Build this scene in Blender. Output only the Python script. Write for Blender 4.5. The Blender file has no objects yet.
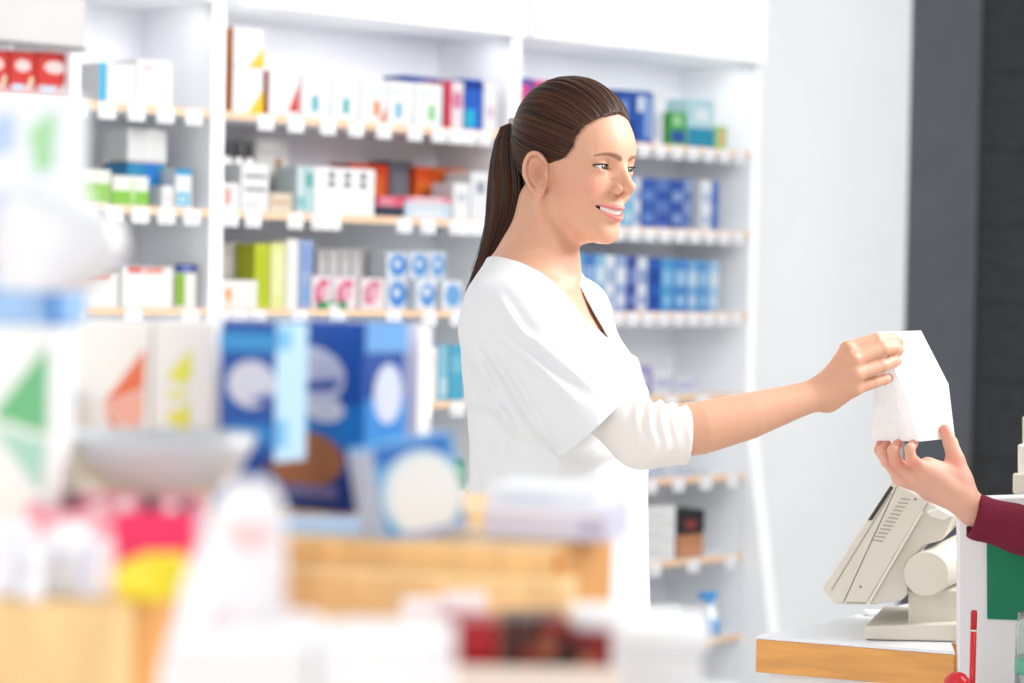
import bpy, bmesh, math, random
import numpy as np
from mathutils import Vector, Matrix

S = bpy.context.scene
COL = S.collection
random.seed(7)
NPR = np.random.RandomState(11)

# ---------------------------------------------------------------- camera, world, light, exposure
F_PX = 85.0 / 36.0 * 1024.0
PITCH = math.radians(1.5)
ROLL = math.radians(1.15)
CAM = Vector((0.0, 0.0, 1.41))
D0 = 3.27                                   # focus distance: the woman
_F = Vector((0, math.cos(PITCH), -math.sin(PITCH)))
_R0 = Vector((1, 0, 0))
_U0 = _R0.cross(_F)
_R = _R0 * math.cos(ROLL) + _U0 * math.sin(ROLL)
_U = _U0 * math.cos(ROLL) - _R0 * math.sin(ROLL)
cam_data = bpy.data.cameras.new('camera')
cam = bpy.data.objects.new('camera', cam_data)
COL.objects.link(cam)
cam_data.lens = 85.0
cam_data.sensor_width = 36.0
cam_data.clip_start = 0.05
cam_data.dof.use_dof = True
cam_data.dof.focus_distance = D0
cam_data.dof.aperture_fstop = 3.9
cam.matrix_world = Matrix(((_R.x, _U.x, -_F.x, CAM.x), (_R.y, _U.y, -_F.y, CAM.y), (_R.z, _U.z, -_F.z, CAM.z), (0, 0, 0, 1)))
S.camera = cam

world = bpy.data.worlds.new('world')
S.world = world
world.use_nodes = True
_bg = world.node_tree.nodes['Background']
_bg.inputs['Color'].default_value = (1.0, 1.0, 1.0, 1)
_bg.inputs['Strength'].default_value = 0.55

def area_light(name, loc, target, size, size_y, power, color=(1, 1, 1)):
    d = bpy.data.lights.new(name, 'AREA')
    d.shape = 'RECTANGLE'; d.size = size; d.size_y = size_y; d.energy = power; d.color = color
    o = bpy.data.objects.new(name, d); COL.objects.link(o)
    o.location = loc
    o.rotation_euler = (Vector(target) - Vector(loc)).to_track_quat('-Z', 'Y').to_euler()
    return o
area_light('camera_side_fill', (-1.7, -0.7, 2.3), (0.0, 3.2, 1.2), 2.6, 1.6, 27)  # added fill lamp on the camera side, brightens fronts facing the lens
area_light('ceiling_light_panel', (2.6, 3.6, 2.9), (0.15, 3.35, 1.2), 2.0, 1.6, 125)
area_light('shelf_light_panel', (0.9, 5.2, 3.0), (0.15, 7.4, 1.5), 2.6, 0.9, 28)

vs = S.view_settings
vs.view_transform = 'Standard'; vs.look = 'None'; vs.gamma = 1.0; vs.use_curve_mapping = False
vs.exposure = 0.5
S.display_settings.display_device = 'sRGB'

# ---------------------------------------------------------------- frames
def P(x, y, depth):
    """photo pixel + distance along the view axis -> world point"""
    return CAM + _F * depth + _R * ((x - 512) / F_PX * depth) + _U * ((341.5 - y) / F_PX * depth)

def Q(x, y, t=0.0):
    """photo pixel + metres towards the viewer from the woman's plane -> (right, up, near) frame"""
    d = D0 - t
    return np.array(((x - 512) / F_PX * d, (341.5 - y) / F_PX * d, t))
PXM = D0 / F_PX
FR = np.array(((_R.x, _U.x, -_F.x), (_R.y, _U.y, -_F.y), (_R.z, _U.z, -_F.z)))
FO = np.array(CAM + _F * D0)
def to_world(v):
    return np.asarray(v, dtype=np.float64) @ FR.T + FO

# ---------------------------------------------------------------- objects
def tag(o, label=None, cat=None, group=None, kind=None):
    if label: o['label'] = label
    if cat: o['category'] = cat
    if group: o['group'] = group
    if kind: o['kind'] = kind
    return o

def empty(name, loc, rz=0.0, label=None, cat=None, group=None, kind=None):
    o = bpy.data.objects.new(name, None)
    o.empty_display_size = 0.05
    COL.objects.link(o); o.location = loc; o.rotation_euler = (0, 0, rz)
    return tag(o, label, cat, group, kind)

def mesh_obj(name, verts, faces, mats, parent=None, smooth=False, midx=None, origin=None, cols=None):
    """one mesh object; verts are in world space (or in the parent's space when origin is None and parent given via local=True)"""
    me = bpy.data.meshes.new(name)
    v = np.asarray(verts, dtype=np.float64)
    if origin is not None:
        v = v - np.asarray(origin, dtype=np.float64)
    if isinstance(faces, np.ndarray):
        n, k = faces.shape
        me.vertices.add(len(v)); me.vertices.foreach_set('co', v.astype(np.float32).ravel())
        me.loops.add(n * k); me.loops.foreach_set('vertex_index', faces.astype(np.int32).ravel())
        me.polygons.add(n); me.polygons.foreach_set('loop_start', np.arange(0, n * k, k, dtype=np.int32))
        me.update(calc_edges=True)
    else:
        me.from_pydata([tuple(a) for a in v], [], [tuple(f) for f in faces])
    if not isinstance(mats, (list, tuple)): mats = [mats]
    for m in mats: me.materials.append(m)
    if midx is not None: me.polygons.foreach_set('material_index', np.asarray(midx, dtype=np.int32))
    if smooth: me.polygons.foreach_set('use_smooth', np.ones(len(me.polygons), dtype=bool))
    if cols is not None:
        for an, data in cols.items():
            a = me.attributes.new(an, 'FLOAT_COLOR', 'POINT')
            c = np.ones((len(v), 4), dtype=np.float32); c[:, :3] = data
            a.data.foreach_set('color', c.ravel())
    me.update()
    o = bpy.data.objects.new(name, me)
    COL.objects.link(o)
    if parent is not None: o.parent = parent
    return o

# ---------------------------------------------------------------- materials
_mats = {}
def srgb(h):
    if isinstance(h, str):
        h = h.lstrip('#'); h = [int(h[i:i + 2], 16) / 255 for i in (0, 2, 4)]
    return tuple(c / 12.92 if c <= 0.04045 else ((c + 0.055) / 1.055) ** 2.4 for c in h)

def mat(name, color='#ffffff', rough=0.5, spec=0.4, noise=0.0, scale=20.0, metal=0.0, bump=0.0, trans=0.0, alpha=1.0, coat=0.0, sss=0.0, stretch=(1, 1, 1)):
    if name in _mats: return _mats[name]
    m = bpy.data.materials.new(name); m.use_nodes = True
    nt = m.node_tree; b = nt.nodes['Principled BSDF']
    c = srgb(color)
    b.inputs['Base Color'].default_value = (*c, 1); b.inputs['Roughness'].default_value = rough
    b.inputs['Specular IOR Level'].default_value = spec; b.inputs['Metallic'].default_value = metal
    b.inputs['Transmission Weight'].default_value = trans; b.inputs['Coat Weight'].default_value = coat
    b.inputs['Alpha'].default_value = alpha
    if sss: b.inputs['Subsurface Weight'].default_value = sss; b.inputs['Subsurface Radius'].default_value = (.01, .004, .002)
    if noise or bump:
        tc = nt.nodes.new('ShaderNodeTexCoord'); mp = nt.nodes.new('ShaderNodeMapping'); n = nt.nodes.new('ShaderNodeTexNoise')
        mp.inputs['Scale'].default_value = stretch
        nt.links.new(tc.outputs['Object'], mp.inputs['Vector']); nt.links.new(mp.outputs['Vector'], n.inputs['Vector'])
        n.inputs['Scale'].default_value = scale; n.inputs['Detail'].default_value = 3
        if noise:
            r = nt.nodes.new('ShaderNodeValToRGB')
            lo = [max(0, x * (1 - noise)) for x in c]; hi = [min(1, x * (1 + noise)) for x in c]
            r.color_ramp.elements[0].color = (*lo, 1); r.color_ramp.elements[1].color = (*hi, 1)
            r.color_ramp.elements[0].position = .3; r.color_ramp.elements[1].position = .7
            nt.links.new(n.outputs['Fac'], r.inputs['Fac']); nt.links.new(r.outputs['Color'], b.inputs['Base Color'])
        if bump:
            bp = nt.nodes.new('ShaderNodeBump'); bp.inputs['Strength'].default_value = bump; bp.inputs['Distance'].default_value = .004
            nt.links.new(n.outputs['Fac'], bp.inputs['Height']); nt.links.new(bp.outputs['Normal'], b.inputs['Normal'])
    _mats[name] = m
    return m

def mat_attr(name, attr='Col', rough=0.5, spec=0.4, noise=0.03, scale=60, sss=0.0, bump=0.0, coat=0.0, gain=1.0):
    """base colour from a colour attribute (print on the thing itself) with a little grain"""
    if name in _mats: return _mats[name]
    m = bpy.data.materials.new(name); m.use_nodes = True
    nt = m.node_tree; b = nt.nodes['Principled BSDF']
    a = nt.nodes.new('ShaderNodeAttribute'); a.attribute_name = attr
    tc = nt.nodes.new('ShaderNodeTexCoord'); n = nt.nodes.new('ShaderNodeTexNoise'); n.inputs['Scale'].default_value = scale
    nt.links.new(tc.outputs['Object'], n.inputs['Vector'])
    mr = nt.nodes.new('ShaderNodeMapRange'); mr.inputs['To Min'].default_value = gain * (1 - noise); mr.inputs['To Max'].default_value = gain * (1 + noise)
    nt.links.new(n.outputs['Fac'], mr.inputs['Value'])
    mx = nt.nodes.new('ShaderNodeVectorMath'); mx.operation = 'SCALE'
    nt.links.new(a.outputs['Color'], mx.inputs[0]); nt.links.new(mr.outputs['Result'], mx.inputs['Scale'])
    nt.links.new(mx.outputs['Vector'], b.inputs['Base Color'])
    b.inputs['Roughness'].default_value = rough; b.inputs['Specular IOR Level'].default_value = spec; b.inputs['Coat Weight'].default_value = coat
    if sss:
        b.inputs['Subsurface Weight'].default_value = sss; b.inputs['Subsurface Radius'].default_value = (1, .35, .18); b.inputs['Subsurface Scale'].default_value = .006
    if bump:
        bp = nt.nodes.new('ShaderNodeBump'); bp.inputs['Strength'].default_value = bump; bp.inputs['Distance'].default_value = .002
        nt.links.new(n.outputs['Fac'], bp.inputs['Height']); nt.links.new(bp.outputs['Normal'], b.inputs['Normal'])
    _mats[name] = m
    return m

# ---------------------------------------------------------------- signed distance modelling
def f32(v): return np.asarray(v, dtype=np.float32)
def smin(a, b, k):
    h = np.clip(0.5 + 0.5 * (b - a) / k, 0, 1)
    return b + (a - b) * h - k * h * (1 - h)
def smax(a, b, k): return -smin(-a, -b, k)
def cap(p, a, b, ra, rb):
    a = f32(a); b = f32(b); ab = b - a; L = float(ab @ ab) + 1e-12
    pa = p - a
    t = np.clip((pa @ ab) / np.float32(L), 0, 1)
    d = pa - t[:, None] * ab
    return np.sqrt(np.einsum('ij,ij->i', d, d)) - (ra + (rb - ra) * t)
def chain(p, pts, rs, k=None):
    d = None
    for i in range(len(pts) - 1):
        e = cap(p, pts[i], pts[i + 1], rs[i], rs[i + 1])
        d = e if d is None else (np.minimum(d, e) if not k else smin(d, e, k))
    return d
def ell(p, c, r, M=None):
    q = p - f32(c)
    if M is not None: q = q @ f32(M).T
    r = f32(r)
    k0 = np.sqrt(np.einsum('ij,ij->i', q / r, q / r)); k1 = np.sqrt(np.einsum('ij,ij->i', q / (r * r), q / (r * r))) + 1e-9
    return k0 * (k0 - 1) / k1
def sph(p, c, r):
    q = p - f32(c)
    return np.sqrt(np.einsum('ij,ij->i', q, q)) - r

def grouped(p, boxes):
    """boxes: (lo, hi, fn, k): each fn is only evaluated for chunks near its box; smooth union of all"""
    lo, hi = p.min(0), p.max(0); d = None
    for blo, bhi, fn, k in boxes:
        if np.any(lo > f32(bhi)) or np.any(hi < f32(blo)): continue
        e = fn(p)
        d = e if d is None else smin(d, e, k)
    return np.full(len(p), 0.5, dtype=np.float32) if d is None else d

def sdf_mesh(fn, lo, hi, h, B=8, slack=1.35):
    """surface nets on the blocks that the surface passes; fn(points (N,3)) -> distance"""
    lo = np.asarray(lo, float); hi = np.asarray(hi, float)
    nb = np.ceil((hi - lo) / (h * B)).astype(int)
    g = np.stack(np.meshgrid(*[np.arange(n) for n in nb], indexing='ij'), -1).reshape(-1, 3)
    keep = []
    for ch in np.array_split(g, max(1, len(g) // 3000)):
        d = fn(f32(lo + (ch + 0.5) * (h * B)))
        keep.append(ch[np.abs(d) < slack * 0.87 * h * B])
    K = np.concatenate(keep)
    ax = np.arange(B + 1)
    loc = np.stack(np.meshgrid(ax, ax, ax, indexing='ij'), -1).reshape(-1, 3)
    n1 = B + 1
    st = (nb * B + 2).astype(np.int64)
    def key(c): return (c[:, 0] * st[1] + c[:, 1]) * st[2] + c[:, 2]
    VK, VP, EQ = [], [], []
    corners = np.array([[i, j, k] for i in (0, 1) for j in (0, 1) for k in (0, 1)])
    edges = [(a, b) for a in range(8) for b in range(a + 1, 8) if abs(corners[a] - corners[b]).sum() == 1]
    for ch in np.array_split(K, max(1, len(K) // 300)):
        if len(ch) == 0: continue
        pts = (ch[:, None, :] * B + loc[None]).reshape(-1, 3)
        d = fn(f32(lo + pts * h)).reshape(len(ch), n1, n1, n1)
        s = d < 0
        c8 = np.stack([d[:, i:i + B, j:j + B, k:k + B] for i, j, k in corners], -1)
        n_in = (c8 < 0).sum(-1)
        w = np.argwhere((n_in > 0) & (n_in < 8))
        if len(w):
            v = c8[w[:, 0], w[:, 1], w[:, 2], w[:, 3]]
            acc = np.zeros((len(w), 3)); cnt = np.zeros(len(w))
            for a, b in edges:
                x = (v[:, a] < 0) != (v[:, b] < 0)
                t = np.where(x, v[:, a] / np.where(x, v[:, a] - v[:, b], 1), 0)
                pnt = corners[a] + t[:, None] * (corners[b] - corners[a])
                acc += pnt * x[:, None]; cnt += x
            gc = ch[w[:, 0]] * B + w[:, 1:]
            VK.append(key(gc)); VP.append(lo + (gc + acc / cnt[:, None]) * h)
        for axis in range(3):
            sl0 = [slice(None), slice(0, B), slice(0, B), slice(0, B)]
            sl1 = list(sl0); sl1[axis + 1] = slice(1, B + 1)
            a = s[tuple(sl0)]; b = s[tuple(sl1)]
            e = np.argwhere(a != b)
            if not len(e): continue
            gc = ch[e[:, 0]] * B + e[:, 1:]
            fl = a[e[:, 0], e[:, 1], e[:, 2], e[:, 3]]
            u, v_ = [(1, 2), (2, 0), (0, 1)][axis]
            du = np.zeros(3, int); du[u] = 1; dv = np.zeros(3, int); dv[v_] = 1
            q = np.stack([key(gc - du - dv), key(gc - dv), key(gc), key(gc - du)], 1)
            q[~fl] = q[~fl][:, ::-1]
            EQ.append(q)
    VK = np.concatenate(VK); VP = np.concatenate(VP); EQ = np.concatenate(EQ)
    o = np.argsort(VK); VKs = VK[o]
    idx = np.searchsorted(VKs, EQ); idx = np.clip(idx, 0, len(VKs) - 1)
    ok = (VKs[idx] == EQ).all(1)
    return VP[o], idx[ok]

def relax(V, Fq, n=2, w=0.5):
    """a few Laplacian steps on a quad mesh"""
    e = np.concatenate([Fq[:, [0, 1]], Fq[:, [1, 2]], Fq[:, [2, 3]], Fq[:, [3, 0]]])
    cnt = np.bincount(e[:, 0], minlength=len(V)).astype(float) + np.bincount(e[:, 1], minlength=len(V))
    for _ in range(n):
        A = np.stack([np.bincount(e[:, 0], V[e[:, 1], k], len(V)) + np.bincount(e[:, 1], V[e[:, 0], k], len(V)) for k in range(3)], 1)
        V = V * (1 - w) + w * A / np.maximum(cnt, 1)[:, None]
    return V
# ================================================================ SHELF WALL FRAME (used by room and products)
YH = lambda x: 278.5 + .0201 * (x - 512)
SW = P(222, YH(222), 6.5)
SD = Vector(((3080 - 512) / F_PX, 1.0, 0)).normalized()
SN = Vector((SD.y, -SD.x, 0))                    # out of the shelf, towards the shop
SRZ = math.atan2(SD.y, SD.x)
def sp(s, dep, z):
    return Vector((SW.x, SW.y, 0)) + SD * s - SN * dep + Vector((0, 0, z))
def s_at(x, y, dep):
    r = (P(x, y, 1.0) - CAM); o = Vector((SW.x, SW.y, 0)) - SN * dep - CAM; o.z = 0
    k = (o.x * SN.x + o.y * SN.y) / (r.x * SN.x + r.y * SN.y)
    w = CAM + r * k
    return (w - Vector((SW.x, SW.y, 0)) + SN * dep).dot(SD), w.z
BW = 1.05
LZ = [s_at(225, 111, .01)[1], s_at(219, 209.5, .01)[1], s_at(217, 308.5, .01)[1]]
PITCH_Z = (LZ[0] - LZ[2]) / 2
LZ += [LZ[2] - PITCH_Z * k for k in range(1, 5)]

# ---------------------------------------------------------------- room shell
def quad_box(name, c0, ex, ey, ez, m, parent=None, kind=None, bevel=0.0):
    """a box from one corner and three edge vectors, world space"""
    c0, ex, ey, ez = (Vector(a) for a in (c0, ex, ey, ez))
    V = [c0 + ex * i + ey * j + ez * k for k in (0, 1) for j in (0, 1) for i in (0, 1)]
    Fc = [(0, 2, 3, 1), (4, 5, 7, 6), (0, 1, 5, 4), (2, 6, 7, 3), (0, 4, 6, 2), (1, 3, 7, 5)]
    if ex.cross(ey).dot(ez) < 0: Fc = [f[::-1] for f in Fc]
    org = (V[0] + V[1] + V[2] + V[3]) / 4
    o = mesh_obj(name, V, Fc, m, None, False, origin=org if parent is None else (parent.location if True else org))
    if parent is None: o.location = org
    else: o.parent = parent
    if bevel:
        b = o.modifiers.new('bevel', 'BEVEL'); b.width = bevel; b.segments = 2
    if kind: o['kind'] = kind
    return o

WHITE_WALL = mat('white_wall_paint', '#f1f3f5', .7, .2, noise=.012, scale=4)
quad_box('floor', (-5, -1.5, -.1), (10, 0, 0), (0, 14, 0), (0, 0, .1), mat('pale_floor', '#d9d7d2', .35, .4, noise=.05, scale=3), None, 'structure')
s_end = s_at(914, 300, .42)[0]
quad_box('wall_back', sp(-4.2, .42, 0), SD * (s_end + 4.2), -SN * .12, (0, 0, 3.3), WHITE_WALL, None, 'structure')
# dark recess to the right: a grey door leaf beside a slate coloured wall
SLATE = mat('slate_wall', '#343638', .8, .3, noise=.25, scale=22, bump=.5, stretch=(1, 1, 2.5))
a = P(900, 300, 9.35); b = Vector((7.0, 9.9, 0))
quad_box('wall_right', (a.x, a.y, 0), (b.x - a.x, b.y - a.y, 0), (0.02, .12, 0), (0, 0, 3.3), SLATE, None, 'structure')
# low relief tile courses of the slate wall
wr_ = bpy.data.objects['wall_right']
ex = Vector((b.x - a.x, b.y - a.y, 0)).normalized()
d1, d2 = P(905, 300, 9.22), P(975, 300, 9.25)
g = quad_box('door_1', (d1.x, d1.y, 0), (d2.x - d1.x, d2.y - d1.y, 0), (0, .05, 0), (0, 0, 3.2), mat('charcoal_door', '#50545a', .6, .35, noise=.07, scale=9), None, 'structure', .004)
k = 0
tw, th_ = .62, .30
org = Vector((d2.x + .01, d2.y + .07, 0)); nrm = Vector((ex.y, -ex.x, 0))
tile_mesh = None
for j in range(8):
    for i in range(-1, 3):
        u0 = i * tw + (tw / 2 if j % 2 else 0); u0 = max(u0, -.02); u1 = (i + 1) * tw + (tw / 2 if j % 2 else 0)
        if u1 <= u0 + .05 or u1 > 1.5: continue
        p0 = org + ex * (u0 + .004); z0 = .45 + j * th_
        base = Vector((a.x, a.y, 0)) + ex * ((p0 - Vector((a.x, a.y, 0))).dot(ex))
        o = quad_box('tile', base + nrm * (.012 + .002 * ((i * 3 + j * 5) % 3)) + Vector((0, 0, z0)), ex * (u1 - u0 - .004), -nrm * .02, (0, 0, th_ - .004), SLATE, wr_)

# ---------------------------------------------------------------- shelving bays
SHELF_WHITE = mat('shelf_white', '#eceef1', .45, .35, noise=.01, scale=8)
BACK_GREY = mat('shelf_back_grey', '#ececf1', .6, .3, noise=.02, scale=5)
BEECH_EDGE = mat('beech_edge', '#d8b596', .5, .3, noise=.12, scale=14, stretch=(1, 1, 8))
TAG_WHITE = mat('tag_white', '#dcdcde', .35, .4)
TAG_INK = mat('tag_ink', '#a9a9b2', .5, .3)

def local_box(name, dims, loc, m, parent, bevel=0.0, me=None):
    """box with its origin at the lower front left corner in the parent's space"""
    if me is None:
        x, y, z = dims
        V = [(i * x, j * y, k * z) for k in (0, 1) for j in (0, 1) for i in (0, 1)]
        Fc = [(0, 2, 3, 1), (4, 5, 7, 6), (0, 1, 5, 4), (2, 6, 7, 3), (0, 4, 6, 2), (1, 3, 7, 5)]
        o = mesh_obj(name, V, Fc, m, parent)
    else:
        o = bpy.data.objects.new(name, me); COL.objects.link(o); o.parent = parent
    o.location = loc
    if bevel:
        b = o.modifiers.new('bevel', 'BEVEL'); b.width = bevel; b.segments = 2
    return o

def tag_mesh():
    V, Fc, mi = [], [], []
    for (x0, x1, y0, y1, z0, z1, m) in ((0, .052, -.004, 0, 0, .040, 0), (.006, .032, -.0045, -.004, .022, .026, 1), (.006, .040, -.0045, -.004, .008, .014, 1)):
        b = len(V); V += [(x0, y0, z0), (x1, y0, z0), (x1, y1, z0), (x0, y1, z0), (x0, y0, z1), (x1, y0, z1), (x1, y1, z1), (x0, y1, z1)]
        for f in ((0, 1, 5, 4), (1, 2, 6, 5), (3, 0, 4, 7), (4, 5, 6, 7), (0, 3, 2, 1), (2, 3, 7, 6)): Fc.append([b + i for i in f]); mi.append(m)
    o = mesh_obj('price_tag', V, Fc, [TAG_WHITE, TAG_INK], None, midx=mi); me = o.data; bpy.data.objects.remove(o); return me
TAG = tag_mesh()
HEAD_Z = s_at(500, 35, -.02)[1]
def make_bay(idx, s0, tags, label, right_end=False):
    root = empty('shelving_unit', sp(s0, 0, 0), SRZ, label=label, cat='shelving', group='white shelving bays along the wall')
    local_box('back_panel', (BW, .015, 2.5), (0, .33, 0), BACK_GREY, root)
    local_box('side_panel', (.042, .345, 2.5), (-.021 - .021, 0, 0), SHELF_WHITE, root, .002)
    if right_end:
        local_box('side_panel', (.042, .345, HEAD_Z + .02), (BW, 0, 0), SHELF_WHITE, root, .002)
        # the splayed foot of the end panel
        V = [(BW - .004, 0, 0), (BW + .05, 0, 0), (BW + .05, -.17, 0), (BW - .004, -.17, 0), (BW - .004, 0, .92), (BW + .05, 0, .92), (BW + .05, -.012, .92), (BW - .004, -.012, .92)]
        mesh_obj('splayed_foot', V, [(3, 2, 1, 0), (4, 5, 6, 7), (0, 1, 5, 4), (1, 2, 6, 5), (2, 3, 7, 6), (3, 0, 4, 7)][::1], SHELF_WHITE, root)
    local_box('header_panel', (BW, .40, .55), (0, -.055, HEAD_Z), SHELF_WHITE, root, .004)
    for lv, z in enumerate(LZ):
        sh = local_box('shelf', (BW - .004, .325, .020), (.002, .004, z - .020), SHELF_WHITE, root)
        local_box('edge_strip', (BW - .004, .004, .020), (0, -.0045, 0), BEECH_EDGE, sh)
        for x in tags.get(lv, []):
            local_box('price_tag', None, (x, -.005, -.024), None, sh, me=TAG)
    return root
def tags_px(lv, s0, xs):
    return [s_at(x, 0 + YH(x), -.005)[0] - s0 - .026 for x in xs]
EVEN = lambda n, a=.05, b=BW - .09: [a + (b - a) * i / (n - 1) for i in range(n)]
def strip_light(s0):
    d = bpy.data.lights.new('shelf_strip_light', 'AREA'); d.shape = 'RECTANGLE'; d.size = .95; d.size_y = .04; d.energy = 0.75
    o = bpy.data.objects.new('shelf_strip_light', d); COL.objects.link(o)
    o.location = sp(s0 + BW / 2, .04, HEAD_Z - .006)
    o.rotation_euler = (math.radians(28), 0, SRZ)
for s_ in (-BW - .042, 0, BW + .042): strip_light(s_)
make_bay(0, -BW - .042, {0: EVEN(11), 1: EVEN(12), 2: EVEN(6)}, 'white shelving bay left of the first upright, behind the foreground packs')
make_bay(1, 0, {0: tags_px(0, 0, (263, 293, 325, 353, 381, 412, 436, 452, 466, 482)), 1: tags_px(1, 0, (229, 252, 294, 318, 332, 403, 427, 455, 468, 480)),
                2: tags_px(2, 0, (222, 240, 258, 300, 338, 394, 430, 458, 475)), 3: EVEN(8), 4: EVEN(8)}, 'white shelving bay between the upright and the woman, mixed cartons')
make_bay(2, BW + .042, {0: EVEN(13), 1: EVEN(14), 2: EVEN(14), 3: EVEN(7), 4: EVEN(8), 5: EVEN(6)}, 'white shelving bay right of the woman with blue packs', True)

# compartment unit at the far left of the top shelf
s_c = s_at(83, 60, .0)[0]
cu = empty('compartment_unit', sp(s_c - .42, .0, LZ[0]), SRZ, label='grey fronted compartment above red boxes at the upper left corner', cat='cabinet')
hz = s_at(40, 44, 0)[1] - LZ[0]
local_box('side_panel', (.028, .28, .62), (.392, .01, 0), SHELF_WHITE, cu, .002)
local_box('side_panel', (.028, .28, .62), (0, .01, 0), SHELF_WHITE, cu, .002)
local_box('flap_front', (.428, .012, .44), (-.004, -.004, hz), mat('flap_grey', '#b9b7b6', .5, .3, noise=.02, scale=6), cu, .002)
local_box('dark_rail', (.43, .012, .008), (-.004, -.008, hz - .008), mat('rail_dark', '#6a6a6c', .5), cu)
# ================================================================ PEOPLE
class Head:
    """face, skull, ears and hair in head millimetres: x forward, y to the near side, z up, origin between the ears"""
    def __init__(self, o, yaw, pitch, roll=0.0, face_left=False):
        f = np.array((math.cos(yaw), 0, math.sin(yaw))); n = np.array((-math.sin(yaw), 0, math.cos(yaw))); u = np.array((0, 1.0, 0))
        if face_left:
            f[0] *= -1; n[0] *= -1
        f2 = f * math.cos(pitch) - u * math.sin(pitch); u2 = u * math.cos(pitch) + f * math.sin(pitch)
        n2 = n * math.cos(roll) + u2 * math.sin(roll); u3 = u2 * math.cos(roll) - n * math.sin(roll)
        self.M = np.stack((f2, n2, u3)); self.o = np.asarray(o, float)
        self.Mf = self.M.astype(np.float32); self.of = self.o.astype(np.float32)
    def loc(self, p): return ((p - self.of) * np.float32(1000)) @ self.Mf.T
    def out(self, q): return np.asarray(q, float) / 1000 @ self.M + self.o

EYE = (69.0, 31.0, 10.5)
def mouth(ay):
    t = np.clip(ay / 31.0, 0, 1.1)
    return 88.5 - 21.5 * t * t, -48.0 + 8.5 * t * t

def skull(q):
    x, y, z = q[:, 0], q[:, 1], q[:, 2]; ay = np.abs(y)
    a = np.stack((x, ay, z), 1)
    d = ell(q, (3, 0, 46), (82, 70, 80))
    d = smin(d, ell(q, (34, 0, 37), (58, 66, 50)), 12)
    d = smin(d, ell(q, (30, 0, -6), (56, 59, 66)), 18)
    d = smin(d, cap(a, (4, 46, -40), (63, 11, -73), 13, 15), 22)
    d = smin(d, ell(q, (68, 0, -75), (14.5, 19, 14.5)), 12)
    d = smin(d, ell(a, (50, 33, -17), (25, 21, 22)), 16)
    d = smin(d, ell(q, (26, 0, -66), (36, 30, 27)), 14)
    d = smin(d, cap(a, (72, 8, 28), (60, 44, 25), 12, 9), 14)
    return d

def head_sdf(q):
    x, y, z = q[:, 0], q[:, 1], q[:, 2]; ay = np.abs(y)
    a = np.stack((x, ay, z), 1)
    d = skull(q)
    # muzzle under the nose
    d = smin(d, ell(q, (62.5, 0, -44), (24.5, 28, 26)), 10)
    # eye sockets
    d = smax(d, -ell(a, (90, 31, 10.5), (15, 15.5, 10.5)), 9)
    # nose
    d = smin(d, cap(a, (77, 3.0, 17), (88, 5.0, -8), 7.0, 6.5), 9)
    d = smin(d, cap(q, (84, 0, 18), (101, 0, -11), 5.5, 6.6), 7)
    d = smin(d, ell(q, (101.5, 0, -13), (9.5, 8.6, 7.6)), 4)
    d = smin(d, ell(a, (91, 12.0, -17), (9.0, 6.2, 7.0)), 3)
    d = smin(d, cap(q, (100, 0, -19), (92, 0, -25), 3.6, 4.5), 4)
    d = smax(d, -ell(a, (97.5, 6.2, -22.5), (6.0, 3.4, 4.2)), 1.5)
    d = d + 1.3 * np.exp(-((np.sqrt((x - 87) ** 2 + ((z + 14) * 1.0) ** 2) - 9.5) / 2.2) ** 2) * np.exp(-((ay - 16) / 5) ** 2) * (x < 92) * (z > -22)
    # lids
    ec = np.array(EYE); r = np.sqrt((x - ec[0]) ** 2 + (ay - ec[1]) ** 2 + (z - ec[2]) ** 2)
    d = smin(d, r - 13.6, 4)
    w = np.clip((ay - ec[1]) / 14.5, -1, 1)
    zc = ec[2] + 1.2 * w
    hh_up = 3.9 * (1 - w * w); hh_dn = 3.2 * (1 - w * w)
    ap = np.maximum(np.maximum((z - zc) - hh_up, (zc - z) - hh_dn), np.abs(ay - ec[1]) - 14.0)
    sub = np.maximum(np.maximum(ap, 11.3 - r), ec[0] - x)
    crease = np.abs((z - zc) - (hh_up + 3.6)) - 0.5
    d = np.where((x > ec[0]) & (np.abs(ay - ec[1]) < 15), smin(d, d + 0.0, 1), d)
    d = d + np.where(x > ec[0], 0.55 * np.exp(-(crease / 0.9) ** 2) * np.exp(-((ay - ec[1]) / 11) ** 4), 0)
    d = smax(d, -sub, 0.8)
    # smiling mouth
    xm, zm = mouth(ay)
    t = np.clip(ay / 31.0, 0, 1)
    over = np.maximum(ay - 30, 0)
    up = np.sqrt((x - xm - 0.6) ** 2 + (z - zm - 6.4 * (1 - 0.75 * t * t)) ** 2 + over ** 2) - (4.2 - 2.4 * t)
    lo = np.sqrt((x - xm + 1.2) ** 2 + (z - zm + 7.2 * (1 - 0.9 * t * t)) ** 2 + over ** 2) - (5.0 - 3.2 * t)
    d = smin(d, up, 2.8); d = smin(d, lo, 2.8)
    gap = 4.3 * np.sqrt(np.clip(1 - (ay / 29.5) ** 2, 0, 1))
    cav = np.maximum(np.maximum(np.abs(z - zm + 0.4) - gap, ay - 29.5), (xm - 17) - x)
    d = smax(d, -cav, 1.2)
    # smile folds and dimple at the mouth corner
    fold = np.abs(ay - (20 + (-12 - z) * 0.55)) ; fm = np.exp(-(fold / 3.2) ** 2) * np.exp(-((z + 26) / 14) ** 2) * (x > 55)
    d = d + 1.1 * fm
    d = d + 1.2 * np.exp(-((ay - 35) ** 2 + (z + 40) ** 2) / 22) * (x > 50)
    return smin(d, ears(q), 4)

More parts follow.
